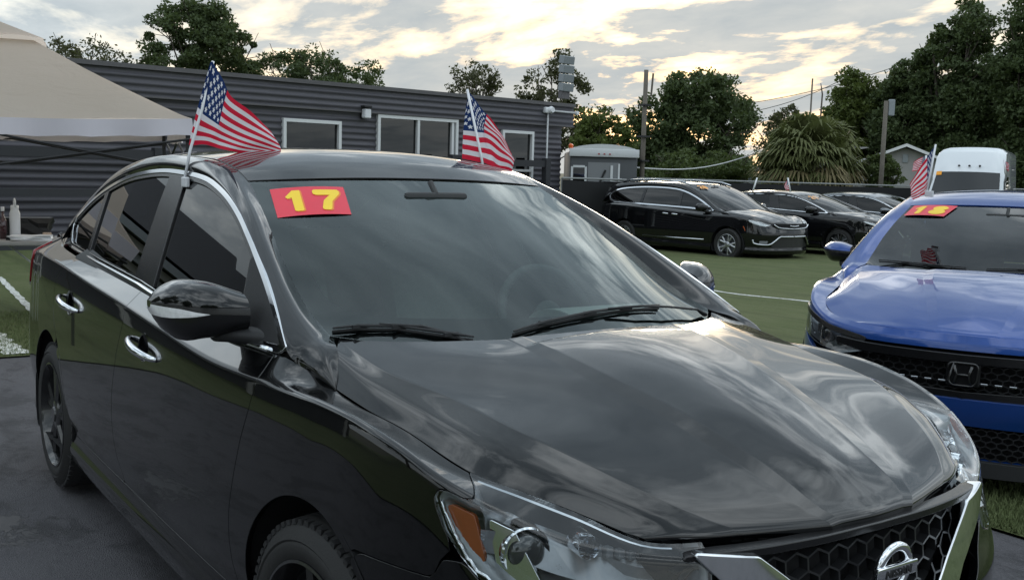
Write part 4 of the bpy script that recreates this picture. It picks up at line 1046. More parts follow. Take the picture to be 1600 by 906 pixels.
b_ = t.bsdf(Base_Color=t.mix(t.ramp(t.noise(p, 28, 6, .7), [(.36, 0.0), (.5, 1.0)]), (.08, .09, .05), (.66, .67, .63)), Roughness=.9); t.put(b_.inputs['Normal'], t.bump(t.noise(p, 90, 4), .8, .01)); t.done(b_)
def sheet(name, xs, ys, off, mat):
    V = [(x, y, gz(x, y)+off) for y in ys for x in xs]; n = len(xs)
    F = [(j*n+i, j*n+i+1, (j+1)*n+i+1, (j+1)*n+i) for j in range(len(ys)-1) for i in range(n-1)]
    return structure(mesh_obj(name, V, F, mat))
far = [-900, -400, -200, -120]; rng = list(np.arange(-80, 81, 2.0))
sheet('ground', far+rng+[-a for a in far[::-1]], far+rng+[-a for a in far[::-1]], -.012, 'soil')
gr_ = lambda a, b, s_: list(np.linspace(a, b, max(2, int(round((b-a)/s_))+1)))
sheet('asphalt_lot', gr_(-6.3, 16, 1), gr_(-3.9, 2.33, 1), 0.0, 'asphalt')
sheet('turf_rear', gr_(-40, -6.3, 1), gr_(-30, 44, 1), .012, 'turf')
sheet('turf_left', gr_(-6.3, 16, 1), gr_(2.33, 44, 1), .012, 'turf')
sheet('turf_right', gr_(-6.3, 16, 1), gr_(-12, -3.9, 1), .012, 'turf')
def turf_line(pts, w_, name='painted_line'):
    V = []; n = len(pts)
    for i, (x, y) in enumerate(pts):
        a, b2 = np.array(pts[max(0, i-1)]), np.array(pts[min(n-1, i+1)]); d = (b2-a)/np.linalg.norm(b2-a); nn = np.array([-d[1], d[0]])*w_/2*(1+.25*math.sin(i*2.3))
        for s_ in (-1, 1): V.append((x+nn[0]*s_, y+nn[1]*s_, gz(x, y)+.018))
    return structure(mesh_obj(name, V, [(2*i, 2*i+1, 2*i+3, 2*i+2) for i in range(n-1)], 'line_paint'))
turf_line([(-6.38-.12*i, -.39+.01*math.sin(i)) for i in range(30)], .17)
turf_line([(-9.0-.2*i, .20+.015*i) for i in range(20)], .075)
turf_line([(-4.0-.3*i, 9.05-.02*i+.08*math.sin(i*.9)) for i in range(26)], .09)
# short blades where the turf comes close
rg = np.random.default_rng(3); nb = 30000
bx = rg.normal(-.1, .75, nb); by_ = 2.335+np.abs(rg.normal(0, .9, nb))
bx[:9000] = rg.uniform(-9.0, -6.32, 9000); by_[:9000] = rg.uniform(-1.4, .3, 9000)
an = rg.uniform(0, 6.28, nb); hh = rg.uniform(.018, .036, nb); wd = .004; lx = rg.normal(0, .012, nb); ly = rg.normal(0, .012, nb)
V = np.zeros((nb, 3, 3)); z0 = np.array([gz(a, b2) for a, b2 in zip(bx, by_)])+.011
V[:, 0] = np.stack([bx-wd*np.cos(an), by_-wd*np.sin(an), z0], 1); V[:, 1] = np.stack([bx+wd*np.cos(an), by_+wd*np.sin(an), z0], 1); V[:, 2] = np.stack([bx+lx, by_+ly, z0+hh], 1)
plain('blade', (.12, .15, .058), .9, var=.5, scale=9)
o = mesh_obj('turf_blades', V.reshape(-1, 3), np.arange(nb*3).reshape(-1, 3), 'blade', smooth=False); o['kind'] = 'stuff'; o['label'] = 'short green artificial turf blades beside the asphalt'; o['category'] = 'grass'
# ------------------------------------------------------------------ grey building
WA = np.array([-19.39, 2.94]); wang = R_(98.29); WD = np.array([math.cos(wang), math.sin(wang)]); WN = np.array([WD[1], -WD[0]])    # WN faces the cars
bld = thing('grey_building', 'long low building with dark grey corrugated siding behind the cars', 'building', (WA[0], WA[1], 0), wang)
# local frame: x along the wall, y = -(out of the wall), z up ; out = -y
t = NT('siding'); p = t.obj()
st_ = t.noise(t.mapping(p, (.7, 1, 7)), 2.0, 6, .6)
b_ = t.bsdf(Base_Color=t.mix(st_, (.062, .060, .072), (.11, .106, .122)), Roughness=.55, Specular_IOR_Level=.4); t.put(b_.inputs['Normal'], t.bump(t.noise(p, 25, 4), .08, .01)); t.done(b_)
plain('roof_edge', (.10, .095, .10), .55, var=.25, scale=4)
plain('window_white', (.68, .69, .70), .45, var=.06)
plain('rail_wood', (.030, .031, .036), .7, bump=.3, scale=20)
glass('building_glass', (.05, .055, .06), 1.42)
plain('room_dark', (.012, .012, .013), .9)
holes = [(4.44, 5.96, 1.25, 2.43), (6.98, 9.46, .05, 2.65), (10.98, 12.13, .05, 2.475)]
def siding(name, x0, x1, z0, z1, pitch, cut, out, parent):
    zs = np.arange(z0, z1+.001, pitch/8); cuts = sorted({x0, x1}|{a for h in cut for a in h[:2] if x0 < a < x1}); b = MB()
    prof = [out+.022*(max(-.55, min(.8, math.sin(2*math.pi*z/pitch)*1.25))) for z in zs]
    for a, e in zip(cuts[:-1], cuts[1:]):
        V = []; idx = []
        for z, pr in zip(zs, prof): V += [(a, -pr, z), (e, -pr, z)]
        F = []
        for i in range(len(zs)-1):
            zm = (zs[i]+zs[i+1])/2; xm = (a+e)/2
            if any(h[0] < xm < h[1] and h[2] < zm < h[3] for h in cut): continue
            F.append((2*i, 2*i+1, 2*i+3, 2*i+2))
        b.add(V, F)
    o = b.build(name, 'siding', parent)
    for pl in o.data.polygons: pl.use_smooth = True
    return o
siding('siding', -5.0, 13.25, -.6, 2.69, .145, holes, 0.0, bld)
siding('siding', -5.0, 13.64, 2.68, 3.22, .145, [], .07, bld)
MB().box((4.32, -.02, 3.255), (18.66, .22, .09)).build('roof_edge', 'roof_edge', bld)
MB().box((4.32, -.05, 2.675), (18.66, .10, .03)).build('trim', 'roof_edge', bld)
MB().box((4.32, 3.5, 3.24), (18.6, 6.8, .06)).build('roof', 'roof_edge', bld)
b = MB(); b.box((13.22, 3.5, 1.1), (.05, 6.9, 3.4)); b.box((-4.98, 3.5, 1.1), (.05, 6.9, 3.4)); b.box((4.3, 7.0, 1.3), (18.2, .05, 3.8)); b.build('wall', 'siding', bld)
for (a, e, z0, z1), kind in zip(holes, ('fixed', 'slider', 'door')):
    wdw = bpy.data.objects.new('window', None); COL.objects.link(wdw); wdw.parent = bld
    f = MB(); w_ = .075
    f.box(((a+e)/2, -.02, z1-w_/2), (e-a, .12, w_)); f.box(((a+e)/2, -.02, z0+w_/2), (e-a, .12, w_))
    f.box((a+w_/2, -.021, (z0+z1)/2), (w_, .12, z1-z0-2*w_)); f.box((e-w_/2, -.021, (z0+z1)/2), (w_, .12, z1-z0-2*w_))
    if kind == 'slider': f.box(((a+e)/2-.02, -.019, (z0+z1)/2), (.07, .11, z1-z0-2*w_)); f.box((e-.16, -.018, (z0+z1)/2), (.07, .08, z1-z0-2*w_))
    if kind == 'door': f.box(((a+e)/2, -.019, 1.43), (e-a-2*w_, .10, .06))
    f.build('frame', 'window_white', wdw)
    panes = [(a+w_, e-w_)] if kind != 'slider' else [(a+w_, (a+e)/2-.055), ((a+e)/2+.015, e-w_)]
    for k, (pa, pb) in enumerate(panes): MB().box(((pa+pb)/2, .012+.01*k, (z0+z1)/2), (pb-pa, .008, z1-z0-2*w_)).build('pane', 'building_glass', wdw)
    r = MB(); r.box(((a+e)/2, .9, (z0+z1)/2), (e-a+.4, .02, z1-z0+.3)); r.box((a-.2, .5, (z0+z1)/2), (.02, .8, z1-z0+.3)); r.box((e+.2, .5, (z0+z1)/2), (.02, .8, z1-z0+.3)); r.box(((a+e)/2, .5, z0-.15), (e-a+.4, .8, .02)); r.box(((a+e)/2, .5, z1+.15), (e-a+.4, .8, .02)); r.build('room', 'room_dark', wdw)
    if kind == 'slider': MB().box((a+.75, .6, .95), (.75, .3, 1.3), bev=.1).build('room_furniture', 'cabin_dark', wdw)
lamp = bpy.data.objects.new('wall_lamp', None); COL.objects.link(lamp); lamp.parent = bld
b = MB(); b.box((6.58, -.05, 2.68), (.16, .06, .30), bev=.02); b.box((6.58, -.15, 2.80), (.22, .2, .05), bev=.015); b.build('lamp_bracket', 'matte_black', lamp)
b = MB(); b.box((6.60, -.14, 2.64), (.18, .16, .22), bev=.03); b.build('lamp_glass', 'white_plastic', lamp)
pipe = bpy.data.objects.new('conduit', None); COL.objects.link(pipe); pipe.parent = bld
plain('conduit_grey', (.52, .53, .54), .5)
b = MB(); b.tube([(12.57, -.13, -.3), (12.57, -.13, 3.02)], .024, 10); b.tube([(12.6, -.13, 3.06), (13.68, -.13, 3.06)], .026, 10); b.build('conduit_pipe', 'conduit_grey', pipe, smooth=True)
b = MB(); b.box((12.5, -.12, 3.07), (.14, .14, .16), bev=.03); b.lathe([(-.07, 0), (-.07, .07), (.0, .10), (.07, .085), (.10, .05), (.10, 0)], 20, Matrix.Translation((12.62, -.2, 3.08))); b.build('security_camera', 'white_plastic', pipe, autosmooth=.6)
b = MB(); b.lathe([(-.05, 0), (-.05, .05), (.05, .05), (.05, 0)], 14, Matrix.Translation((13.70, -.13, 3.06))); b.build('sensor', 'white_plastic', pipe)
plain('panel_grey', (.24, .265, .28), .4, metal=.3)
sp = thing('roof_light', 'stacked grey floodlight panels standing on the right end of the roof', 'light', tuple(at(884, 148, 29.5)), wang)
for k in range(4):
    MB().box((0, 0, .20+.25*k), (.42, .22, .225), bev=.02, m=Matrix.Rotation(R_(8), 4, 'X')).build('light_panel', 'panel_grey', sp)
MB().box((-.03, .04, .03), (.3, .16, .30)).build('light_base', 'roof_edge', sp)
# railings of the ramp in front of the wall
def railing(label, s0, s1, zt, zl, posts, out):
    r = thing('wooden_railing', label, 'railing', (WA[0], WA[1], 0), wang, 'dark railings along the building')
    MB().box(((s0+s1)/2, -out, zt), (s1-s0, .10, .17)).build('top_rail', 'rail_wood', r)
    MB().box(((s0+s1)/2, -out+.003, zl), (s1-s0, .08, .13)).build('lower_rail', 'rail_wood', r)
    for q in posts: MB().box((q, -out-.002, (zt-.5)/2+.06), (.17, .17, zt+.68)).build('post', 'rail_wood', r)
    return r
railing('dark wooden railing below the building windows behind the sedan roof', 6.9, 12.3, 1.62, 1.0, (7.6, 8.95, 10.4, 12.2), .5)
railing('dark wooden railing on the wall behind the folding table', -5.0, 2.1, 1.52, .78, (-4.2, -1.9, 1.35), .5)
MB().box((3.6, -.62, -.15), (17.4, 1.2, .16)).build('ramp_deck', 'rail_wood', bld)
# ------------------------------------------------------------------ canopy tent
tent = thing('canopy_tent', 'beige pop up canopy tent at the left edge', 'tent')
t = NT('canopy_cloth'); p = t.pos()
b_ = t.bsdf(Base_Color=t.mix(t.noise(p, 1.6, 5, .6), (.70, .59, .51), (.80, .69, .61)), Roughness=.85); wr = t.noise(t.mapping(p, (1, 1, 2.5)), 2.6, 5, .6, .6)
t.put(b_.inputs['Normal'], t.bump(wr, .7, .05))
tl = t.n('ShaderNodeBsdfTranslucent', {'Color': (.76, .65, .56)}); t.done(t.n('ShaderNodeMixShader', {0: .60, 1: b_.outputs[0], 2: tl.outputs[0]}))
t = NT('valance_cloth'); p = t.pos(); b_ = t.bsdf(Base_Color=t.mix(t.noise(p, 3, 5), (.56, .53, .57), (.66, .63, .67)), Roughness=.9); t.put(b_.inputs['Normal'], t.bump(t.noise(t.mapping(p, (4, 4, .6)), 1.0, 3), .3, .03)); t.done(b_)
TC = at(300, 200, 8.6); ta = YAW+R_(90)+R_(22)          # direction to the left along the front edge
TF = np.array([math.cos(ta), math.sin(ta)]); TB = np.array([-TF[1], TF[0]])*-1
if TB @ FH < 0: TB = -TB
def tp_(a, b2, z): q = TC[:2]+TF*a+TB*b2; return np.array([q[0], q[1], z])
ze = TC[2]+.07; SZ = 3.05; pk = .86
n = 14
for k, (c0, c1) in enumerate((((0, 0), (SZ, 0)), ((0, SZ), (0, 0)), ((SZ, 0), (SZ, SZ)), ((SZ, SZ), (0, SZ)))):
    V = []; F = []
    for i in range(n+1):
        f = i/n
        for j in range(n+1):
            s_ = j/n; a0_, b0_ = c0[0]+(c1[0]-c0[0])*s_, c0[1]+(c1[1]-c0[1])*s_
            a_, b2 = a0_+(SZ/2-a0_)*f*.80, b0_+(SZ/2-b0_)*f*.80
            z = ze+pk*(f*.80)**1.12-.05*math.sin(math.pi*s_)*(1-f)**1.5-.04*math.sin(math.pi*f)*math.sin(math.pi*s_)+.012*math.sin(9*s_+5*f)*(1-f)
            V.append(tp_(a_, b2, z))
    F = [(i*(n+1)+j, i*(n+1)+j+1, (i+1)*(n+1)+j+1, (i+1)*(n+1)+j) for i in range(n) for j in range(n)]
    mesh_obj('canopy_panel', V, F, 'canopy_cloth', tent)
    V = []
    for j in range(25):
        s_ = j/24; a0_, b0_ = c0[0]+(c1[0]-c0[0])*s_, c0[1]+(c1[1]-c0[1])*s_; z = ze-.05*math.sin(math.pi*s_)
        for q in range(4): V.append(tp_(a0_, b0_, z+.004-.135*q/3+.006*math.sin(j*1.9)*q/3)+np.array([.006*math.sin(j*1.3), .006*math.cos(j*1.7), 0])*q)
    mesh_obj('valance', V, [(4*j+q, 4*j+4+q, 4*j+5+q, 4*j+1+q) for j in range(24) for q in range(3)], 'valance_cloth', tent)
V = []; cc = np.array([SZ/2, SZ/2])
for i in range(4):
    f = i/3
    for a in range(25):
        an_ = a/24*2*math.pi; rr = (SZ*.5*.24)*(1-f)+.02; sq = 1/max(abs(math.cos(an_)), abs(math.sin(an_))); V.append(tp_(cc[0]+rr*math.cos(an_)*sq, cc[1]+rr*math.sin(an_)*sq, ze+pk*.76+.03+.16*f-.02*math.sin(4*an_)*(1-f)))
mesh_obj('vent_cap', V, [(i*25+a, i*25+a+1, (i+1)*25+a+1, (i+1)*25+a) for i in range(3) for a in range(24)], 'canopy_cloth', tent)
for a_, b2 in ((.03, .03), (SZ-.03, .03), (.03, SZ-.03), (SZ-.03, SZ-.03)):
    q = tp_(a_, b2, 0); MB().box((q[0], q[1], (ze+gz(q[0], q[1]))/2), (.035, .035, ze-gz(q[0], q[1])), rz=ta).build('leg', 'matte_black', tent)
for (a0_, b0_), (a1_, b1_) in (((0, 0), (SZ, 0)), ((0, SZ), (SZ, SZ)), ((0, 0), (0, SZ)), ((SZ, 0), (SZ, SZ))):
    m_ = ((a0_+a1_)/2, (b0_+b1_)/2); b = MB()
    for z0_, z1_ in ((ze-.16, ze-.42), (ze-.42, ze-.16)): b.tube([tp_(a0_, b0_, z0_), tp_(*m_, z1_)], .011, 6); b.tube([tp_(*m_, z0_), tp_(a1_, b1_, z1_)], .011, 6)
    b.build('truss_bar', 'matte_black', tent)
# folding table with flask and clutter
tq = at(36, 372, 9.9); tz = gz(tq[0], tq[1])
tab = thing('folding_table', 'white folding table under the canopy at the left edge', 'table', (tq[0], tq[1], tz), ta)
plain('table_white', (.34, .33, .33), .6)
MB().box((.55, -.1, .725), (1.83, .74, .045), bev=.012).build('table_top', 'table_white', tab)
for x in (-.25, 1.35):
    b = MB(); b.tube([(x, -.38, .70), (x+.06, -.40, .02), (x+.06, .2, .02), (x, .18, .70)], .013, 8); b.tube([(x, -.1, .35), (x+.4, -.1, .70)], .01, 6); b.build('table_legs', 'conduit_grey', tab, smooth=True)
tzz = tz+.748
def on_table(px, d): q = at(px, 372, d); return (q[0], q[1], tzz)
fl = thing('water_flask', 'tall white water flask with loop handle on the folding table', 'flask', on_table(24, 9.9))
b = MB(); b.lathe([(0, 0), (0, .043), (.01, .047), (.24, .047), (.27, .036), (.275, .034)], 24, Matrix.Rotation(R_(90), 4, 'X')); b.build('flask_body', 'white_plastic', fl, smooth=True)
b = MB(); b.lathe([(.275, .036), (.31, .036), (.315, .03), (.315, 0)], 20, Matrix.Rotation(R_(90), 4, 'X')); b.tube([(.03, 0, .30), (.035, .0, .35), (.0, 0, .375), (-.035, 0, .35), (-.03, 0, .30)], .008, 8); b.build('flask_lid', 'white_plastic', fl, smooth=True)
plain('dark_bottle', (.05, .015, .02), .15, coat=1.0)
bo = thing('spray_bottle', 'dark red bottle beside the white flask at the photo edge', 'bottle', on_table(5, 9.85))
b = MB(); b.lathe([(0, 0), (0, .035), (.17, .035), (.2, .015), (.26, .012), (.26, 0)], 18, Matrix.Rotation(R_(90), 4, 'X')); b.build('bottle_body', 'dark_bottle', bo, smooth=True)
b = MB(); b.lathe([(.26, .016), (.30, .016), (.30, 0)], 14, Matrix.Rotation(R_(90), 4, 'X')); b.build('bottle_cap', 'white_plastic', bo, smooth=True)
for i, (px, d, sx, sz_, mt, nm, lb, ct) in enumerate(((50, 9.8, .34, .045, 'white_plastic', 'crumpled_wrapper', 'pale crumpled wrapper lying right of the flask on the table', 'wrapper'), (74, 10.0, .07, .06, 'canopy_cloth', 'small_box', 'small beige box at the right end of the folding table', 'box'), (42, 10.15, .42, .19, 'matte_black', 'black_case', 'low black case behind the wrapper on the folding table', 'case'), (19, 9.75, .10, .045, 'matte_black', 'phone_charger', 'small black gadget in front of the white flask', 'gadget'))):
    q = on_table(px, d); bm = bmesh.new(); bmesh.ops.create_cube(bm, size=1); bmesh.ops.subdivide_edges(bm, edges=bm.edges[:], cuts=3, use_grid_fill=True)
    for v in bm.verts:
        v.co += Vector((random.gauss(0, .05), random.gauss(0, .05), random.gauss(0, .06) if v.co.z > 0 and i == 0 else 0)); v.co.z += .5; v.co = Vector((v.co.x*sx, v.co.y*sx*.6, v.co.z*sz_))
    me = bpy.data.meshes.new(nm); bm.to_mesh(me); bm.free(); me.materials.append(M[mt]); ob = bpy.data.objects.new(nm, me); COL.objects.link(ob); ob.location = q; ob.rotation_euler = (0, 0, ta); tag(ob, lb, ct)
# ------------------------------------------------------------------ trees
def leaf_mat(name, a, b2, c_):
    t = NT(name); p = t.pos(); oi = t.n('ShaderNodeObjectInfo').outputs['Random']
    f = t.noise(p, .9, 4, .6); g = t.noise(p, 7.0, 3, .6)
    col = t.mix(f, a, b2); col = t.mix(t.math('MULTIPLY', g, .55), col, c_)
    d = t.bsdf(Base_Color=col, Roughness=.6, Specular_IOR_Level=.3); tr = t.n('ShaderNodeBsdfTranslucent', {'Color': t.mix(.5, col, (.12, .16, .03))})
    return t.done(t.n('ShaderNodeMixShader', {0: .30, 1: d.outputs[0], 2: tr.outputs[0]}))
leaf_mat('leaf_dark', (.044, .070, .028), (.076, .110, .040), (.10, .125, .055))
leaf_mat('leaf_mid', (.045, .072, .022), (.08, .115, .034), (.105, .125, .05))
leaf_mat('leaf_light', (.055, .085, .018), (.095, .13, .028), (.12, .14, .04))
leaf_mat('leaf_olive', (.040, .048, .020), (.075, .078, .034), (.10, .092, .05))
plain('bark', (.075, .062, .05), .9, var=.35, scale=6, bump=.6)
plain('dead_wood', (.12, .10, .085), .9, var=.3, scale=6)
def tree(name, label, base, H, crown, mat='leaf_dark', leaf=.30, n_cl=60, per=110, seed=1, trunk=.22, group='trees behind the lot', holes=.0, cat='tree'):
    """crown: list of (dx,dy,z,rx,ry,rz) lobes relative to the base"""
    rg = np.random.default_rng(seed)
    o = thing(name, label, cat, base, 0, group)
    lobes = A(*crown); vol = lobes[:, 3]*lobes[:, 4]*lobes[:, 5]; pr = vol/vol.sum()
    cl = []
    n_cl = int(n_cl*2.0)
    for k in range(n_cl):
        L_ = lobes[rg.choice(len(lobes), p=pr)]; d = rg.normal(size=3); d /= np.linalg.norm(d); r = rg.uniform(.35, 1.0)**.5
        cl.append(L_[:3]+d*L_[3:]*r)
    cl = np.array(cl)
    m = MB(); zb_ = lobes[:, 2].min()-lobes[:, 5].max()*.6
    top = np.array([lobes[:, 0].mean(), lobes[:, 1].mean(), lobes[:, 2].max()])
    fork = np.array([top[0]*.3, top[1]*.3, max(H*.16, zb_*.75)])
    m.tube([(0, 0, -.3), tuple(fork*[.4, .4, .5]), tuple(fork)], [trunk*1.25, trunk, trunk*.85], 9)
    idx = rg.permutation(len(cl))[:min(26, len(cl))]
    for i in idx:
        e = cl[i]; mid = fork*.45+e*.55+np.array([0, 0, -.12*np.linalg.norm(e-fork)])*rg.uniform(-.3, 1)+rg.normal(0, .12, 3)
        r0 = trunk*rg.uniform(.25, .55); m.tube([tuple(fork-[0, 0, .15]), tuple(mid), tuple(e)], [r0, r0*.55, r0*.15], 5, False)
        for _ in range(2):
            e2 = e+rg.normal(0, 1, 3)*lobes[:, 3].mean()*.28; m.tube([tuple(mid*.4+e*.6), tuple(e2)], [r0*.3, .015], 4, False)
    m.build('trunk', 'bark', o, smooth=True)
    per = int(per*1.15); nl = len(cl)*per; ci = np.repeat(np.arange(len(cl)), per)
    sp_ = np.abs(rg.normal(1, .3, len(cl)))[ci]*(vol.mean()**(1/3))*.33
    d = rg.normal(size=(nl, 3)); d /= np.linalg.norm(d, axis=1, keepdims=True)
    pos = cl[ci]+d*(rg.uniform(0, 1, nl)**.45*sp_)[:, None]*[1, 1, .72]
    a = rg.normal(size=(nl, 3)); a /= np.linalg.norm(a, axis=1, keepdims=True); b2 = np.cross(a, rg.normal(size=(nl, 3))); b2 /= np.linalg.norm(b2, axis=1, keepdims=True)
    s_ = (leaf*.68*rg.uniform(.5, 1.15, nl))[:, None]
    V = np.stack([pos-a*s_*.6, pos+b2*s_*.34+a*s_*.05, pos+a*s_*.6, pos-b2*s_*.34-a*s_*.02], 1).reshape(-1, 3)
    mesh_obj('crown', V, np.arange(nl*4).reshape(-1, 4), mat, o, False)
    return o
def tree_px(name, label, px0, px1, ptop, pbot, depth, mat, seed, lobes=None, **k):
    """a tree whose crown spans px0..px1 and ptop..pbot in the photograph, at a given distance"""
    pc = (px0+px1)/2; bx, by2, bz = on_ground(pc, depth); sc = depth/FPX
    w_ = (px1-px0)*sc; zt = at(pc, ptop, depth)[2]-bz; zb_ = at(pc, pbot, depth)[2]-bz
    h = zt-zb_; rt = cr_[:2]/np.linalg.norm(cr_[:2]); L_ = []
    for (fx, fz, fr, fh) in (lobes or ((.5, .5, .42, .45), (.28, .42, .27, .32), (.72, .45, .27, .34), (.45, .74, .27, .25), (.6, .25, .25, .22))):
        ox = (fx-.5)*w_; dp = random.Random(seed*31+int(fx*100)).uniform(-.15, .15)*w_
        L_.append((rt[0]*ox+FH[0]*dp, rt[1]*ox+FH[1]*dp, zb_+fz*h, fr*w_, fr*w_*.9, fh*h))
    return tree(name, label, (bx, by2, bz), zt, L_, mat, seed=seed, **k)
tree_px('oak_tree', 'dark round oak rising above the building behind the left flag', 230, 405, 6, 130, 58, 'leaf_dark', 3, n_cl=80, per=130, leaf=.30,
        lobes=((.42, .62, .34, .36), (.20, .60, .20, .2), (.55, .82, .22, .18), (.72, .40, .26, .32), (.93, .42, .10, .16), (.3, .25, .3, .25), (.6, .15, .4, .2)))
tree_px('sparse_tree', 'thin sparse treetop above the roof beside the canopy tent', 62, 230, 64, 130, 54, 'leaf_olive', 5, n_cl=42, per=26, leaf=.24, trunk=.12)
tree_px('broad_tree', 'broad dark treetop above the roof right of the left flag', 400, 595, 82, 150, 56, 'leaf_dark', 8, n_cl=80, per=60, leaf=.26, trunk=.16, lobes=((.2, .5, .26, .4), (.5, .5, .26, .45), (.8, .38, .24, .34), (.35, .75, .15, .25), (.5, .1, .5, .2)))
tree_px('sparse_tree', 'thin bare-topped tree above the roof beside the right flag', 682, 785, 100, 165, 52, 'leaf_olive', 11, n_cl=34, per=26, leaf=.22, trunk=.12)
tree_px('slender_tree', 'slender tree behind the floodlight panels on the roof corner', 792, 915, 84, 250, 50, 'leaf_olive', 14, n_cl=70, per=48, leaf=.24, trunk=.16, lobes=((.6, .86, .16, .14), (.3, .66, .28, .16), (.75, .6, .22, .2), (.6, .32, .4, .25)))
tree_px('light_green_tree', 'light green leafy tree behind the cargo trailer', 880, 985, 168, 285, 44, 'leaf_light', 17, n_cl=70, per=80, leaf=.24, trunk=.14)
tree_px('live_oak', 'wide dark live oak behind the wooden utility pole', 962, 1172, 112, 300, 47, 'leaf_dark', 20, n_cl=150, per=120, leaf=.27, trunk=.32,
        lobes=((.55, .78, .28, .2), (.82, .62, .2, .22), (.25, .56, .22, .22), (.55, .5, .34, .24), (.5, .2, .5, .22), (.12, .36, .13, .16)))
tree_px('sparse_tree', 'wispy olive tree between the live oak and the palm', 1165, 1262, 160, 292, 50, 'leaf_olive', 23, n_cl=60, per=40, leaf=.22, trunk=.12)
tree_px('bright_green_tree', 'bright green rounded tree behind the palm', 1262, 1378, 112, 270, 52, 'leaf_light', 26, n_cl=110, per=110, leaf=.25, trunk=.2)
tree_px('tall_tree', 'dark middle tree behind the lamp pole', 1335, 1455, 92, 285, 50, 'leaf_dark', 29, n_cl=120, per=120, leaf=.27, trunk=.25)
tree_px('tall_oak', 'tall dark oak towering behind the white van', 1400, 1545, 8, 290, 49, 'leaf_dark', 32, n_cl=190, per=130, leaf=.27, trunk=.34, lobes=((.5, .84, .28, .15), (.28, .66, .26, .18), (.72, .62, .3, .2), (.5, .4, .46, .2), (.5, .14, .5, .16)))
tree_px('tall_oak', 'tallest dark oak at the right edge of the photo', 1505, 1690, 6, 290, 46, 'leaf_dark', 35, n_cl=180, per=130, leaf=.28, trunk=.36, lobes=((.4, .88, .24, .14), (.6, .7, .34, .2), (.3, .55, .28, .2), (.6, .35, .45, .2), (.5, .12, .5, .15)))
tree_px('background_tree', 'dark tree mass between the lamp pole and the tall oaks', 1370, 1500, 120, 295, 60, 'leaf_dark', 44, n_cl=110, per=110, leaf=.34, trunk=.25)
tree_px('background_tree', 'dark tree mass behind the tall oaks at the right edge', 1470, 1660, 90, 295, 62, 'leaf_dark', 47, n_cl=130, per=120, leaf=.36, trunk=.25)
tree_px('tall_oak', 'dark oak just beyond the right photo edge', 1680, 1880, 40, 295, 50, 'leaf_dark', 53, n_cl=120, per=120, leaf=.30, trunk=.3)
tree_px('tall_oak', 'green oak far beyond the right photo edge', 1860, 2080, 60, 300, 52, 'leaf_mid', 56, n_cl=120, per=120, leaf=.32, trunk=.3)
tree_px('hedge_shrub', 'low green shrubs under the live oak behind the minivan', 1000, 1175, 236, 296, 40, 'leaf_mid', 38, n_cl=70, per=70, leaf=.2, trunk=.06, cat='shrub', group='shrubs behind the fence')
tree_px('leafy_shrub', 'bushy green shrub in front of the pale house', 1325, 1398, 240, 300, 36, 'leaf_mid', 41, n_cl=46, per=70, leaf=.16, trunk=.05, cat='shrub', group='shrubs behind the fence')
for k, (x, y, h, mt) in enumerate(((-20, -15, 9, 'leaf_dark'), (-11, -17, 10, 'leaf_dark'), (-2, -20, 9.5, 'leaf_mid'), (14, -17, 10, 'leaf_dark'))):
    tree('oak_tree', ('dark oak on the near side of the lot, reflected in the sedan doors', 'tall oak on the near side of the lot, reflected in the sedan fender', 'green oak on the near side of the lot, reflected in the front fender', 'dark oak beyond the camera, reflected in the sedan nose')[k], (x, y, 0), h,
         [(0, 0, h*.62, h*.36, h*.36, h*.30), (h*.2, .5, h*.5, h*.25, h*.25, h*.2), (-h*.22, 0, h*.52, h*.24, h*.24, h*.22), (0, 0, h*.84, h*.2, h*.2, h*.14)], mt, .42, 60, 90, 50+k, .28, 'trees on the near side of the lot')
# ------------------------------------------------------------------ fan palm
def fan_palm(label, px, ptop, pbot, depth, width):
    bx, by2, bz = on_ground(px, depth); o = thing('fan_palm', label, 'palm tree', (bx, by2, bz), 0); rg = np.random.default_rng(77)
    sc = depth/FPX; top = at(px, ptop, depth)[2]-bz; hub = top*.60; R0 = width*sc/2
    m = MB(); m.tube([(0, 0, -.2), (.05, 0, hub*.5), (0, 0, hub)], [.26, .24, .22], 10); m.build('trunk', 'bark', o, smooth=True)
    for nm, n, elo, ehi, mt, ln in (('crown', 130, -.45, 1.15, 'palm_green', 1.0), ('dead_skirt', 70, -1.2, -.1, 'palm_dry', .95)):
        V = []; F = []
        for i in range(n):
            az = rg.uniform(0, 6.283); el = elo+(ehi-elo)*rg.uniform(0, 1)**(.8)
            d = np.array([math.cos(az)*math.cos(el), math.sin(az)*math.cos(el), math.sin(el)]); L_ = R0*ln*rg.uniform(.5, .68); p0 = np.array([0, 0, hub]); p1 = p0+d*L_+np.array([0, 0, -.12*L_*math.cos(el)])
            side = np.cross(d, [0, 0, 1.0]); side /= max(np.linalg.norm(side), 1e-6); up = np.cross(side, d)
            b0 = len(V); V += [p0-side*.015, p0+side*.015, p1+side*.012, p1-side*.012]; F.append((b0, b0+1, b0+2, b0+3))
            nl = 20; fr = R0*.52*rg.uniform(.8, 1.15)
            for k in range(nl):
                a = (k/(nl-1)-.5)*3.6; dl = d*math.cos(a)+side*math.sin(a)+up*.25*math.cos(a*2); dl /= np.linalg.norm(dl); droop = rg.uniform(.4, 1.0)
                l = fr*(1-.25*abs(a)/1.8); wv = np.cross(dl, up)*.05
                q1 = p1+dl*l*.6; q2 = p1+dl*l+np.array([0, 0, -droop*l*.6]); b0 = len(V)
                V += [p1, q1+wv, q2, q1-wv]; F.append((b0, b0+1, b0+2, b0+3))
        mesh_obj(nm, V, F, mt, o, False)
leaf_mat('palm_green', (.085, .105, .036), (.13, .15, .055), (.19, .19, .085)); leaf_mat('palm_dry', (.22, .18, .095), (.30, .245, .13), (.18, .165, .08))
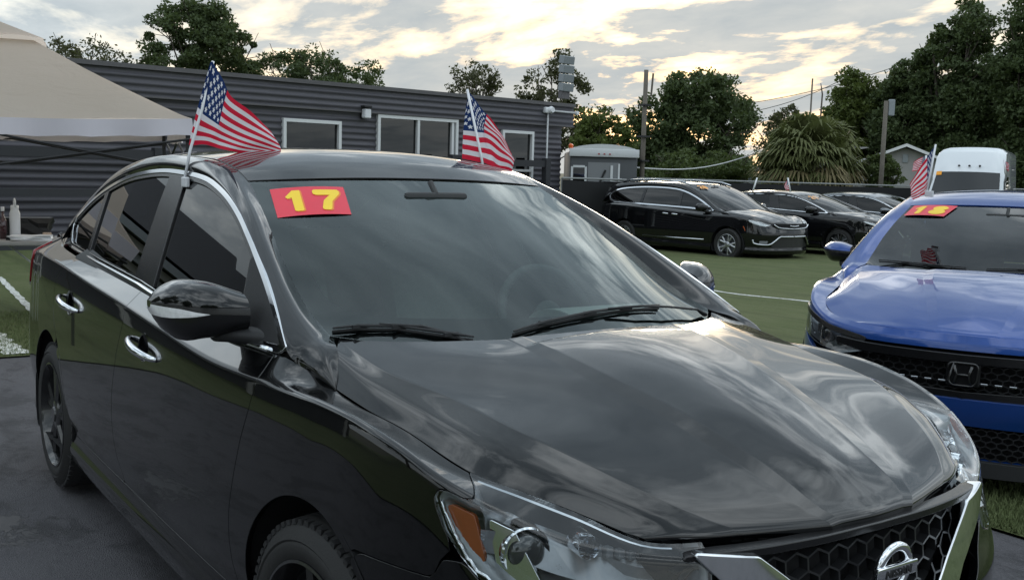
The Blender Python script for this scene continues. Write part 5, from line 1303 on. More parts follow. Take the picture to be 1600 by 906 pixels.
fan_palm('shaggy fan palm with drooping dry fronds behind the parked sedans', 1252, 172, 290, 36, 172)
# ------------------------------------------------------------------ poles, wires, dead trunk
plain('pole_wood', (.13, .115, .095), .9, var=.3, scale=5, bump=.4)
def pole(name, label, px, ptop, depth, r, cat='pole'):
    bx, by2, bz = on_ground(px, depth); h = at(px, ptop, depth)[2]-bz; o = thing(name, label, cat, (bx, by2, bz))
    MB().tube([(0, 0, -.2), (0, 0, h)], [r, r*.8], 12).build('shaft', 'pole_wood', o, smooth=True); return o, h
o, h1 = pole('utility_pole', 'weathered wooden utility pole left of the live oak', 995.5, 113, 31, .08)
MB().tube([(.14, .1, h1-.75), (.17, .12, h1-.1)], .03, 6).build('pole_pin', 'pole_wood', o)
for z_ in (h1-1.0, h1-1.9, h1-2.6): MB().box((0, 0, z_), (.28, .28, .05)).build('pole_band', 'matte_black', o)
o, h2 = pole('lamp_pole', 'grey lamp pole with flat lamp head in front of the trees', 1365, 160, 33, .08, 'lamp')
MB().box((cr_[0]*.17, cr_[1]*.17, h2-.2), (.20, .10, .50), rz=YAW+R_(90), bev=.03).build('lamp_head', 'panel_grey', o)
o, h3 = pole('dead_trunk', 'bare dead tree trunk standing above the palm', 1250, 126, 42, .04, 'tree')
MB().tube([(.2, .25, 0), (.26, .32, h3*.9), (.2, .26, h3*.97)], [.05, .03, .015], 6).build('limb', 'dead_wood', o)
p1 = at(993, 262, 31); p2 = at(1180, 240, 36)
b = MB(); b.tube([p1+(p2-p1)*f+np.array([0, 0, -.25*math.sin(f*math.pi)]) for f in np.linspace(0, 1, 12)], .022, 5); tag(b.build('cable', 'conduit_grey', None), 'thin pale cable strung from the utility pole toward the palm', 'cable')
for k, (a, e) in enumerate((((1170, 162), (1440, 90)), ((1160, 178), (1330, 118)))):
    p1, p2 = at(*a, 62), at(*e, 62); b = MB(); b.tube([p1+(p2-p1)*f+np.array([0, 0, -.3*math.sin(f*math.pi)]) for f in np.linspace(0, 1, 10)], .018, 4)
    tag(b.build('power_line', 'matte_black', None), ('upper faint power line above the palm', 'lower faint power line above the palm')[k], 'wire')
# ------------------------------------------------------------------ fence with black screen
plain('screen_black', (.012, .0125, .014), .8, var=.3, scale=3, bump=.4); plain('fence_steel', (.25, .26, .26), .5)
def fence(label, pts, h):
    o = thing('screen_fence', label, 'fence', (pts[0][0], pts[0][1], 0)); ox, oy = pts[0][:2]
    V = []; F = []; n = 0
    for (x0, y0), (x1, y1) in zip(pts[:-1], pts[1:]):
        L_ = math.hypot(x1-x0, y1-y0); k = max(2, int(L_/1.2))
        for i in range(k+1):
            x, y = x0+(x1-x0)*i/k, y0+(y1-y0)*i/k; z = gz(x, y)
            V += [(x-ox, y-oy, z+.05), (x-ox+.03*math.sin(i*2.1), y-oy, z+h*.5), (x-ox, y-oy, z+h-.04-.03*abs(math.sin(i*1.3)))]
            if i:
                for q in (0, 1): F.append((n+q, n+q+1, n+q-2, n+q-3))
            n += 3
            if i % 2 == 0: MB().tube([(x-ox+FH[0]*.05, y-oy+FH[1]*.05, z-.1), (x-ox+FH[0]*.05, y-oy+FH[1]*.05, z+h)], .03, 8).build('post', 'fence_steel', o)
        MB().tube([(x0-ox, y0-oy, gz(x0, y0)+h), (x1-ox, y1-oy, gz(x1, y1)+h)], .022, 8).build('top_rail', 'fence_steel', o)
    mesh_obj('screen', V, F, 'screen_black', o, True)
q = [at(878, 300, 26.2)[:2], at(978, 300, 26.6)[:2]]; fence('short run of black screened fence left of the minivan', [tuple(a) for a in q], 1.62)
q = [at(975, 300, 30.5)[:2], at(1250, 300, 31.5)[:2], at(1440, 300, 31.5)[:2], at(1720, 300, 32)[:2]]; fence('long black screened chain fence behind the parked cars', [tuple(a) for a in q], 1.72)
# ------------------------------------------------------------------ cargo trailer
plain('trailer_grey', (.06, .066, .072), .45, var=.1, scale=3); plain('trailer_white', (.60, .62, .63), .45); plain('orange_lamp', (.75, .13, .03), .3)
bx, by2, bz = on_ground(935, 29.5); tra = YAW-R_(90)
tr = thing('cargo_trailer', 'dark grey enclosed trailer with pale roof cap beside the building', 'trailer', (bx, by2, bz), tra)
tw, th = 1.86, 1.98+.35
b = MB(); b.box((0, 1.6, th/2+.25), (tw, 3.6, th-.35), bev=.06); b.build('body', 'trailer_grey', tr, autosmooth=.5)
V = []; n = 15
for y in (-.28, 3.45):
    for i in range(n): f = i/(n-1); V.append(((f-.5)*(tw+.06), y, th+.10+.17*math.sin(f*math.pi)**.6))
b = MB(); b.add(V, [(i, i+1, n+i+1, n+i) for i in range(n-1)]+[tuple(range(n))]); b.box((0, -.27, th+.03), (tw+.06, .06, .22), bev=.02); b.build('roof_cap', 'trailer_white', tr, autosmooth=.6)
for x in (-.15, 0, .15): MB().box((x, -.31, th-.0), (.05, .03, .035)).build('marker_lamp', 'red_lens', tr)
MB().lathe([(0, 0), (0, .06), (.08, .07), (.12, .03), (.12, 0)], 12, Matrix.Translation((-.92, -.2, th+.14)) @ Matrix.Rotation(R_(90), 4, 'X')).build('beacon', 'orange_lamp', tr)
wdo = bpy.data.objects.new('hatch', None); COL.objects.link(wdo); wdo.parent = tr
b = MB()
for sx in (-1, 1): b.box((-.68+sx*.19, -.22, 1.55), (.06, .05, .85))
b.box((-.68, -.22, 1.98), (.32, .05, .06)); b.box((-.60, -.22, 1.45), (.24, .05, .05)); b.build('hatch_frame', 'trailer_white', wdo); MB().box((-.68, -.205, 1.55), (.32, .02, .82)).build('hatch_pane', 'building_glass', wdo)
ddo = bpy.data.objects.new('rear_door', None); COL.objects.link(ddo); ddo.parent = tr
plain('trailer_door', (.20, .21, .22), .4)
MB().box((.0, -.215, 1.45), (.86, .03, 1.3)).build('door_panel', 'trailer_door', ddo); MB().box((.42, -.24, 1.5), (.05, .05, 1.15)).build('door_edge', 'trailer_white', ddo); MB().box((.22, -.25, 1.55), (.07, .04, .95)).build('latch_bar', 'trailer_white', ddo)
MB().tube([(-.28, -.25, 1.2), (-.12, -.25, 1.5), (.05, -.25, 1.9)], .03, 6).build('strap', 'matte_black', ddo)
MB().tube([(.22, -.28, 1.62), (.50, -.28, 1.66)], .025, 6).build('door_latch', 'trailer_white', ddo)
# ------------------------------------------------------------------ pale house and shed roof far behind
plain('stucco', (.30, .295, .29), .9, var=.12, scale=2); plain('shingle', (.17, .165, .16), .9, var=.25, scale=8, bump=.5)
bx, by2, bz = on_ground(1400, 46); ho = thing('pale_house', 'pale stucco house with low gabled roof behind the fence', 'house', (bx, by2, bz), YAW-R_(90)-R_(16))
hw = 3.1; eh = at(1440, 252, 46)[2]-bz; rh = at(1430, 229, 46)[2]-bz
b = MB(); b.prism([(-hw/2, -.2), (hw/2, -.2), (hw/2, eh), (0.0, rh-.1), (-hw/2, eh)], 7, 1, 0.0); b.build('wall', 'stucco', ho)
for sx in (-1, 1):
    b = MB(); b.add([(0, -.35, rh), (sx*(hw/2+.45), -.35, eh-.18), (sx*(hw/2+.45), 7.2, eh-.18), (0, 7.2, rh), (0, -.35, rh+.09), (sx*(hw/2+.45), -.35, eh-.09), (sx*(hw/2+.45), 7.2, eh-.09), (0, 7.2, rh+.09)], [(0, 1, 2, 3), (4, 7, 6, 5), (0, 4, 5, 1), (1, 5, 6, 2), (2, 6, 7, 3)]); b.build('roof', 'shingle', ho)
    b = MB(); b.add([(0, -.38, rh+.08), (sx*(hw/2+.47), -.38, eh-.10), (sx*(hw/2+.47), -.38, eh-.22), (0, -.38, rh-.05)], [(0, 1, 2, 3)]); b.build('barge_board', 'window_white', ho)
rt = cr_[:2]/np.linalg.norm(cr_[:2])
b = MB(); b.box((-3.2, 3.0, eh*.45), (3.6, 5.5, eh*.9+.2)); b.build('wall', 'stucco', ho)
b = MB(); b.add([(-1.5, -.1, rh-.12), (-5.2, -.1, eh-.25), (-5.2, 6, eh-.25), (-1.5, 6, rh-.12), (-1.5, 3, rh+.0), (-5.2, 3, rh-.05)], [(0, 1, 5, 4), (4, 5, 2, 3)]); b.build('roof', 'shingle', ho)
MB().box((0, -.02, rh-.55), (.22, .05, .35)).build('gable_vent', 'panel_grey', ho)
MB().box((-.95, -.03, eh-.75), (.6, .05, .5)).build('window', 'building_glass', ho)
bx, by2, bz = on_ground(1150, 44); sh = thing('shed', 'small shed with pale flat roof left of the palm', 'shed', (bx, by2, bz), YAW-R_(90))
zt = at(1150, 265, 44)[2]-bz; b = MB(); b.box((.2, 1.5, zt/2-.1), (1.6, 2.6, zt-.25)); b.build('wall', 'panel_grey', sh); b = MB(); b.add([(-.95, -.2, zt-.16), (1.2, -.2, zt+.02), (1.2, 3, zt+.10), (-.95, 3, zt-.06), (-.95, -.2, zt-.08), (1.2, -.2, zt+.10), (1.2, 3, zt+.2), (-.95, 3, zt+.03)], [(0, 1, 5, 4), (4, 5, 6, 7), (0, 3, 2, 1), (1, 2, 6, 5), (0, 4, 7, 3)]); b.build('roof', 'stucco', sh)

# ------------------------------------------------------------------ porch house on the near side, seen only mirrored in the side windows
ph = thing('porch_house', 'low house with pale banded porch eaves on the near side, mirrored in the side windows', 'house', (-15.5, -6.5, -.1), R_(102))
plain('porch_trim', (.36, .35, .33), .6); plain('porch_wall', (.045, .045, .05), .8, var=.3, scale=3)
MB().box((0, 2.5, 1.5), (9.0, 5.0, 3.2)).build('wall', 'porch_wall', ph)
for k in range(4): MB().box((0, -.6-.22*k, 2.55+.16*k), (9.6+.2*k, .30, .13)).build('eave_band', 'porch_trim' if k % 2 == 0 else 'panel_grey', ph)
b = MB(); b.prism([(-1.4, 3.15), (5.6, 3.15), (2.1, 4.6)], 10.0, 0, -5.0); b.build('roof', 'porch_wall', ph)
for x in (-4.2, -1.4, 1.4, 4.2): MB().box((x, -1.0, 1.2), (.16, .16, 2.7)).build('porch_post', 'porch_trim', ph)
# ------------------------------------------------------------------ other vehicles
def pmap(*pts):
    p = A(*pts); return lambda v: np.interp(v, p[:, 0], p[:, 1])+np.where(np.asarray(v) > p[-1, 0], np.asarray(v)-p[-1, 0], 0)+np.where(np.asarray(v) < p[0, 0], np.asarray(v)-p[0, 0], 0)
def smap(*pts):
    p = A(*pts); return lambda v: herm(p[:, 0], p[:, 1], np.atleast_1d(np.asarray(v, float)).ravel()).reshape(np.shape(v)) if np.ndim(v) else float(herm(p[:, 0], p[:, 1], np.array([float(v)]))[0])
def front_panel(c, poly, ex_yz=(), ex_uz=(), name='front_bumper', mat=None):
    for sd in (-1, 1):
        def ex(UZ):
            us = UZ[..., 0]; y = herm(c.s['plan'][:, 0], c.s['plan'][:, 2], us.ravel()).reshape(us.shape); yz = np.stack([y, UZ[..., 1]], 2)
            e = np.full(us.shape, -9.)
            for q in ex_yz: e = np.maximum(e, -(seg_sdf(yz, np.array(q))-.002))
            for q in ex_uz: e = np.maximum(e, -(seg_sdf(UZ, np.array(q))-.003))
            return e
        c.flank(sd, name, poly, t0=0, extra=ex, u0=-1.5, depth=.02, mat=mat)
def nose_tube(c, name, path, d, r, mat, parent, both=True, flat=None):
    q = A(*path); q = herm(np.arange(len(q)), q, np.linspace(0, len(q)-1, len(q)*6)); x = herm(c.nose[0], c.nose[1], np.abs(q[:, 0]))-d
    out = []
    for sd in ((1, -1) if both else (1,)):
        b = MB(); b.tube([(xx, sd*yy, zz) for xx, (yy, zz) in zip(x, q)], r, 8, flat=flat); out.append(b.build(name, mat, parent, smooth=True))
    return out
def rear_parts(c, zb_=.80):
    for sd in (-1, 1):
        c.flank(sd, 'tail_light', [(3.345, .80), (3.34, .985), (3.42, 1.03), (3.62, 1.0), (3.62, .86), (3.44, .80)], t0=4.5, mat='red_lens', lift=.006)
        c.flank(sd, 'rear_bumper', [(2.9, .1), (3.30, .316), (3.34, .62), (3.40, .68), (3.45, .79), (4.31, .79), (4.31, .1)], t0=0)
        c.flank(sd, 'rear_panel', [(3.63, .80), (3.64, 1.2), (4.31, 1.2), (4.31, .80)], t0=4.5)
# --- blue sedan
civ = thing('blue_sedan', 'bright blue sedan with black grille and red 18 sticker', 'car', (-.97, 3.41, -.02), -1.12)
ident = lambda v: np.asarray(v, float)
SC2 = morph(spec_sedan(), pmap((-3.715, -3.75), (-2.7, -2.70), (-.5, -.47), (0, 0), (.9, .9)), lambda y: np.asarray(y)*1.02, pmap((0, 0), (.6, .60), (.76, .755), (1.0, .97), (1.452, 1.368)))
SC2['cups'] = None; SC2['hood_trim'] = None; SC2['skirt'] = (.38, 2.34)
tpc = SC2['top']; tpc[:8] = A((-1.5, .86, 0, .757), (-1.3, .845, .2, .756), (-1.1, .79, .40, .755), (-.95, .715, .53, .758), (-.8, .625, .635, .768), (-.65, .525, .705, .79), (-.5, .41, .742, .822), (-.3, .22, .745, .852))
for k_, (e_, f_, g_) in {3: ((.40, .742, .822), (.39, .67, .853), (.36, .57, .872)), 4: ((.52, .70, .788), (.515, .62, .818), (.50, .52, .842)), 5: ((.625, .63, .766), (.625, .55, .788), (.62, .46, .806)), 6: ((.70, .55, .756), (.715, .46, .767), (.73, .38, .776)), 7: ((.73, .50, .752), (.765, .42, .753), (.80, .32, .754)), 8: ((.71, .49, .71), (.745, .41, .71), (.78, .31, .71))}.items():
    SC2['hood'][k_][0] = e_; SC2['hood'][k_][1] = f_; SC2['hood'][k_][2] = g_
C2 = Car(SC2, civ, 'blue_paint', step=.02, wind='far_glass'); set_nose(C2)
HLc = [(-.37, .792), (-.50, .778), (-.65, .752), (-.8, .722), (-1.0, .692), (-1.03, .63), (-.86, .592), (-.7, .598), (-.55, .64), (-.42, .715)]
C2.body_sides(hl=HLc); C2.hood(groove=False); C2.rails(); C2.top(); C2.deck(); C2.greenhouse(chrome='black_trim'); C2.tub(); C2.cabin(seat='cabin_dark')
for x in SC2['wheels']:
    for sd in (-1, 1): C2.wheel(x, sd, 'black_rim', 'split', tyre_detail=False)
rear_parts(C2)
GRc = [(-.3, .688), (.56, .690), (.60, .66), (.565, .50), (.50, .475), (-.3, .47)]
INc = [(-.3, .345), (.50, .345), (.57, .30), (.54, .19), (-.3, .19)]
front_panel(C2, [(-1.52, .10), (-.1, .10), (-.1, .56), (-.22, .65), (-.48, .66), (-.5, .72), (-.61, .90), (-1.52, .90)], [GRc, INc], [HLc])
nose_poly(C2, 'grille_backing', [(0, .70), (.58, .70), (.62, .66), (.58, .48), (.50, .46), (0, .455)], .09, 0, 'void', civ)
nose_poly(C2, 'intake_backing', [(0, .36), (.52, .36), (.60, .30), (.56, .18), (0, .175)], .08, 0, 'void', civ)
nose_poly(C2, 'grille_bar', [(0, .672), (.45, .676), (.60, .684), (.60, .655), (.45, .640), (0, .636)], .012, .03, 'black_trim', civ, rad=.004)
nose_poly(C2, 'lower_bar', [(0, .500), (.53, .515), (.56, .50), (.52, .478), (0, .472)], .02, .03, 'black_trim', civ, rad=.004)
nose_poly(C2, 'front_lip', [(0, .19), (.55, .19), (.62, .20), (.60, .13), (0, .12)], .01, .03, 'matte_black', civ, rad=.004)
hexmesh(C2, 'grille_mesh', point_in([(0, .632), (.55, .64), (.56, .51), (0, .50)]), (-.56, .56), (.50, .64), .05, .03, .045, 'grille_black', civ, th=.002, depth=.02)
hexmesh(C2, 'intake_mesh', point_in([(0, .345), (.50, .345), (.57, .30), (.54, .19), (0, .19)]), (-.56, .56), (.19, .36), .045, .028, .04, 'grille_black', civ, th=.002, depth=.02)
for y in (-.27, -.21, -.15, -.09, .09, .15, .21, .27):  # row of small silver dots set across the grille mesh
    MB().box((float(herm(C2.nose[0], C2.nose[1], np.array([abs(y)]))[0])-.035, y, .545), (.02, .032, .010), bev=.003).build('grille_dot', 'satin_chrome', civ)
em = bpy.data.objects.new('emblem', None); COL.objects.link(em); em.parent = civ; em.location = (.905, 0, .585)
b = MB(); b.tube([(0, yy, zz) for yy, zz in rnd([(-.066, .052), (.066, .052), (.056, -.052), (-.056, -.052)], .028)+[(-.04, .052)]], .005, 8); b.build('emblem_frame', 'black_rim', em, smooth=True)
b = MB()
for s_ in (-1, 1): b.tube([(.002, s_*.038, .040), (.002, s_*.026, .0), (.002, s_*.034, -.042)], [.008, .006, .007], 8)
b.tube([(.002, -.026, -.002), (.002, .026, -.002)], .006, 8); b.build('emblem_letter', 'black_rim', em, smooth=True)
b = MB(); b.box((-.02, 0, 0), (.02, .15, .115), bev=.01); b.build('emblem_plate', 'black_trim', em)
for sd in (-1, 1): headlamp(C2, sd, HLc, (.635, .66, .672), (.74, .545, .65), None, back=.05)
for sd in (-1, 1):
    pts = [(-.40, .785), (-.55, .772), (-.8, .718), (-1.0, .686)]
    P, UZ = C2.grid(-1.05, -.38, C2.K-3.4, C2.K-1, .7); skin('lamp_brow', P, seg_sdf(UZ, [(-.36, .80), (-.50, .786), (-.65, .760), (-.8, .73), (-1.04, .699), (-1.04, .678), (-.8, .708), (-.65, .736), (-.50, .762), (-.36, .778)]), 'black_trim', civ, mirror=sd < 0, depth=.006, lift=.006)
    side_mirror(C2, sd, [(.82, -.50, -.62, .955, 1.05), (.90, -.52, -.68, .945, 1.068), (.965, -.57, -.70, .955, 1.062), (.995, -.62, -.70, .985, 1.045), (1.01, -.66, -.70, 1.0, 1.03)], 'blue_paint', signal=False, foot=((-.52, .80, .945), (-.60, .88, .945)))
    door_handle(C2, sd, -1.33, -1.10, .82, .80, .895, 'blue_paint', cup=False)
wiper([(-.24, -.60, .985), (-.2, -.45, .985), (-.13, -.30, .985), (-.09, -.12, .983)], [(-.18, -.35, .985), (-.1, -.2, .97)], civ); wiper([(-.07, -.02, .985), (-.10, .15, .992), (-.15, .33, .99), (-.22, .5, .98)], [(-.12, .2, .99), (-.16, .42, .975), (-.2, .52, .955)], civ)
number_sticker('price_sticker', [C2.ws_pt(.975, -.95), C2.ws_pt(.975, -.50), C2.ws_pt(.79, -.57), C2.ws_pt(.79, -.965)], '18', civ, lift=.003, sag=.006, slots=[(.06, .42), (.50, .42)])
# --- black minivan
van = thing('black_minivan', 'black minivan with chrome window trim and orange 20 sticker', 'car', (-13.72, 15.75, 0), .04); van.location.z = gz(-13.7, 15.7)-.07; van.scale = (1.04, 1.0, .935)
fxv = pmap((-3.715, -4.20), (-2.7, -3.09), (0, 0), (.92, .97))
SV = morph(spec_sedan(), fxv, lambda y: np.asarray(y)*1.145, pmap((0, 0), (.3, .34), (.6, .70), (.76, .885), (1.0, 1.135), (1.452, 1.74)))
SV.update(cups=None, wr=.37, rim=.24, tread=.235, wy=.87, arch=(.41, .385), tumble=(.36, .10))
SV['top'] = np.array(SV['top']); SV['zb'] = 1.10
SV['arch_a'] = A((-.45, 1.13), (-.62, 1.225), (-.80, 1.315), (-.98, 1.395), (-1.15, 1.46), (-1.35, 1.525), (-1.6, 1.58), (-1.85, 1.605), (-2.1, 1.615), (-2.4, 1.618), (-2.7, 1.612), (-3.0, 1.595), (-3.3, 1.565), (-3.5, 1.53), (-3.65, 1.48), (-3.75, 1.40))
SV['belt'] = A((-3.78, 1.33), (-3.72, 1.24), (-3.6, 1.185), (-3.0, 1.165), (-2.0, 1.15), (-1.2, 1.135), (-.6, 1.11), (-.48, 1.105))
SV['a2'] = A((-.0, .85, 1.03), (-.08, .84, 1.075), (-.2, .82, 1.115), (-.32, .80, 1.15), (-.5, .785, 1.24), (-.66, .765, 1.33), (-.82, .745, 1.42), (-.98, .725, 1.50), (-1.14, .71, 1.57), (-1.3, .70, 1.63), (-1.48, .69, 1.685), (-1.7, .685, 1.71), (-2.0, .685, 1.725), (-2.4, .685, 1.73), (-2.8, .68, 1.725), (-3.2, .675, 1.705), (-3.6, .67, 1.665), (-3.85, .67, 1.60), (-3.98, .68, 1.5), (-4.08, .70, 1.35), (-4.12, .74, 1.17))
SV['a0_tail'] = A((-3.86, .86, 1.30), (-3.95, .88, 1.17)); SV['by'] = A((-4.3, .90), (-3.6, .915), (-1.5, .925), (-.3, .915)); SV['ws_c'] = ((.06, 1.10), (-1.38, 1.70)); SV['rw_c'] = ((-3.72, 1.69), (-4.16, 1.19))
SV['door_f'] = A((.42, 1.3), (.42, 1.1), (.42, .95), (.46, .75), (.49, .5), (.49, .36)); SV['door_m'] = A((1.62, 1.3), (1.62, .36)); SV['door_r'] = A((2.72, 1.3), (2.72, .36))
SV['quarter'] = [(3.3, .36), (3.34, .72), (3.36, .93), (3.33, 1.13), (3.5, 1.5)]
SV['quarter'] = [(3.78, .36), (3.80, .72), (3.80, .93), (3.78, 1.13), (4.0, 1.6), (2.72, 1.6)]
SV['skirt'] = (.44, 2.66)
SV['glass'] = [((.45, 1.05), (.9, 1.7), (1.50, 1.7), (1.42, 1.05)), ((1.50, 1.05), (1.58, 1.7), (2.62, 1.7), (2.62, 1.05)), ((2.70, 1.05), (2.70, 1.7), (4.2, 1.7), (4.2, 1.05))]; SV['sail'] = ((.3, 1.0), (.72, 1.05), (.72, 1.3), (.3, 1.3))
SV['deck_u'] = 3.6
for r_ in SV['hood']: pass
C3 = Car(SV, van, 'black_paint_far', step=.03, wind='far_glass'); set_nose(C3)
HLv = [(-.46, .965), (-.6, .985), (-.75, .95), (-.95, .905), (-1.0, .87), (-.85, .82), (-.65, .86), (-.5, .92)]
C3.body_sides(hl=HLv); C3.hood(groove=False); C3.rails(); C3.top(); C3.greenhouse(wt=.03, wb=.035, inset=.05); C3.tub(); C3.cabin(hx=.1, seat='cabin_dark')
for x in SV['wheels']:
    for sd in (-1, 1): C3.wheel(x, sd, 'silver_rim', 'y', tyre_detail=False)
for sd in (-1, 1): C3.flank(sd, 'rear_bumper', [(3.79, .2), (3.80, .93), (3.79, 1.2), (4.31, 1.2), (4.31, .2)], t0=0)
GRv = [(-.3, .875), (.50, .885), (.55, .86), (.45, .80), (-.3, .775)]; INv = [(-.3, .60), (.42, .60), (.60, .44), (.56, .36), (-.3, .34)]
front_panel(C3, [(-1.52, .15), (-.1, .15), (-.1, .68), (-.25, .76), (-.48, .78), (-.5, .86), (-.9, .95), (-1.52, .95)], [GRv, INv], [HLv])
nose_poly(C3, 'grille_backing', [(0, .89), (.52, .895), (.57, .86), (.46, .79), (0, .765)], .04, 0, 'void', van); nose_poly(C3, 'intake_backing', [(0, .61), (.44, .61), (.62, .44), (.57, .35), (0, .33)], .04, 0, 'grille_black', van)
nose_tube(C3, 'grille_chrome', [(0, .775), (.25, .785), (.45, .805), (.56, .87)], .004, .014, 'satin_chrome', van)
nose_tube(C3, 'intake_chrome', [(0, .60), (.30, .602), (.42, .595), (.52, .51), (.62, .43), (.74, .415), (.86, .44), (.88, .52)], .0, .020, 'satin_chrome', van)
nose_tube(C3, 'emblem_wing', [(0, .835), (.07, .838), (.14, .848)], .01, .012, 'satin_chrome', van)
plain('lamp_bright', (.75, .77, .78), .2, metal=.4, var=.4, scale=14)
def simple_lamp(c, sd, poly, name='headlight', mat='lamp_bright', parent=None):
    P, UZ = c.grid(-1.3, -.35, c.K-4.4, c.K-1, .7); o = skin(name, P, seg_sdf(UZ, poly)+.004, mat, parent or c.root, mirror=sd < 0, depth=.02, lift=-.012)
    if o: skin('lens', P, seg_sdf(UZ, poly)+.004, 'clear_lens', o, mirror=sd < 0, depth=0, lift=.002)
    return o
for sd in (-1, 1):
    simple_lamp(C3, sd, HLv)
    C3.flank(sd, 'side_marker', [(-.47, .70), (-.44, .70), (-.36, .80), (-.40, .82)], mat='amber', lift=.006)
    nose_poly(C3, 'fog_lamp', [(.66, .50), (.80, .50), (.80, .44), (.68, .44)] if sd > 0 else [(-.66, .50), (-.80, .50), (-.80, .44), (-.68, .44)], .004, .01, 'lamp_grey', van, half=False)
    side_mirror(C3, sd, [(.93, -.58, -.70, 1.12, 1.24), (1.02, -.60, -.76, 1.10, 1.27), (1.10, -.66, -.78, 1.11, 1.26), (1.13, -.70, -.78, 1.15, 1.22)], 'black_paint_far', signal=False, foot=((-.60, .93, 1.08), (-.64, 1.0, 1.10)))
    door_handle(C3, sd, -1.58, -1.40, .985, .98, 1.01, 'chrome', cup=False, r=.02); door_handle(C3, sd, -1.86, -1.68, .99, .985, 1.01, 'chrome', cup=False, r=.02)
    b = MB(); b.tube([(-.62, sd*.985, .44), (-1.5, sd*1.0, .42), (-2.45, sd*.99, .415)], .016, 8); b.build('sill_trim', 'chrome', van, smooth=True)
    b = MB(); b.tube([(-1.35, sd*.66, 1.69), (-1.6, sd*.66, 1.755), (-2.4, sd*.66, 1.79), (-3.2, sd*.65, 1.765), (-3.5, sd*.64, 1.70)], .022, 8); b.build('roof_rack', 'satin_chrome', van, smooth=True)
b = MB(); b.box((-4.0, 0, 1.68), (.42, 1.3, .04), bev=.015); b.build('roof_spoiler', 'black_paint_far', van)
number_sticker('price_sticker', [C3.ws_pt(.95, -.80), C3.ws_pt(.95, -.40), C3.ws_pt(.76, -.44), C3.ws_pt(.76, -.84)], '20', van, fg='sticker_orange_bright', out=None, lift=.02, backing=False)
plain('sticker_orange_bright', (.85, .34, .02), .4) if 'sticker_orange_bright' not in MATS else None
# --- black sedan beside the minivan and the charcoal one beyond
def far_sedan(root, paint_mat, fz, fy, sticker=None):
    S = morph(spec_sedan(), pmap((-3.715, -3.95), (-2.7, -2.83), (0, 0), (.9, .95)), lambda y: np.asarray(y)*fy, fz); S['cups'] = None
    c = Car(S, root, paint_mat, step=.03, wind='far_glass'); set_nose(c); hl = [(-.46, fz(.84)), (-.6, fz(.83)), (-.85, fz(.775)), (-1.02, fz(.745)), (-1.02, fz(.70)), (-.8, fz(.72)), (-.6, fz(.765))]
    c.body_sides(hl=hl); c.hood(groove=False); c.rails(); c.top(); c.deck(); c.greenhouse(); c.tub(); c.cabin(seat='cabin_dark')
    for x in S['wheels']:
        for sd in (-1, 1): c.wheel(x, sd, 'black_rim', 'split', tyre_detail=False)
    rear_parts(c)
    gr = [(-.3, .70), (.42, .70), (.50, .64), (.40, .44), (-.3, .42)]
    front_panel(c, [(-1.52, .10), (-.1, .10), (-.1, .56), (-.22, .65), (-.48, .66), (-.5, .72), (-.9, .77), (-1.52, .77)], [gr], [hl])
    nose_poly(c, 'grille_backing', [(0, .71), (.44, .71), (.52, .64), (.42, .43), (0, .41)], .04, 0, 'void', root)
    for z in (.47, .53, .59, .65): nose_tube(c, 'grille_bar', [(0, z), (.2, z), (.44, z+.006)], .02, .008, 'grille_black', root)
    nose_tube(c, 'grille_chrome', [(0, .70), (.25, .705), (.46, .735), (.62, .775)], .0, .018, 'satin_chrome', root); nose_tube(c, 'grille_chrome', [(.47, .715), (.53, .645), (.43, .44), (.2, .41), (0, .405)], .004, .010, 'satin_chrome', root)
    for sd in (-1, 1):
        simple_lamp(c, sd, hl)
        b = [(.60, .52), (.76, .53), (.78, .46), (.64, .43)]; nose_poly(c, 'fog_lamp', [(y*sd, z) for y, z in b], .0, .012, 'lamp_bright', root, half=False)
        side_mirror(c, sd, [(.84, -.55, -.66, .99, 1.09), (.93, -.57, -.72, .97, 1.11), (1.0, -.62, -.74, .98, 1.10), (1.03, -.68, -.74, 1.02, 1.07)], paint_mat, signal=False, foot=((-.55, .82, .98), (-.62, .90, .98)))
        door_handle(c, sd, -1.36, -1.16, .85, .84, .915, 'chrome', cup=False)
    return c
mal = thing('black_chrome_sedan', 'black sedan with chrome grille and orange 21 sticker beside the minivan', 'car', (-13.25, 18.65, 0), .12); mal.scale = (1.1, 1, 1); mal.location.z = gz(-13.2, 18.7)
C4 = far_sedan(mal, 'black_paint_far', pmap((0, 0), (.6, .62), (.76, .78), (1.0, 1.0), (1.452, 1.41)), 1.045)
number_sticker('price_sticker', [C4.ws_pt(.93, -.80), C4.ws_pt(.93, -.32), C4.ws_pt(.70, -.38), C4.ws_pt(.70, -.84)], '21', mal, fg='sticker_orange_bright', out=None, lift=.02, backing=False)
gry = thing('charcoal_sedan', 'charcoal grey sedan with blue windshield strip in front of the fence', 'car', (-13.1, 21.15, 0), .08); gry.location.z = gz(-12.6, 21.9)
C5 = far_sedan(gry, 'grey_paint', pmap((0, 0), (.6, .62), (.76, .78), (1.0, 1.01), (1.452, 1.42)), 1.045)
patch('window_strip', [C5.ws_pt(.97, -.80), C5.ws_pt(.97, -.30), C5.ws_pt(.91, -.32), C5.ws_pt(.91, -.82)], (4, 2), 'sticker_blue', gry, lift=.03)
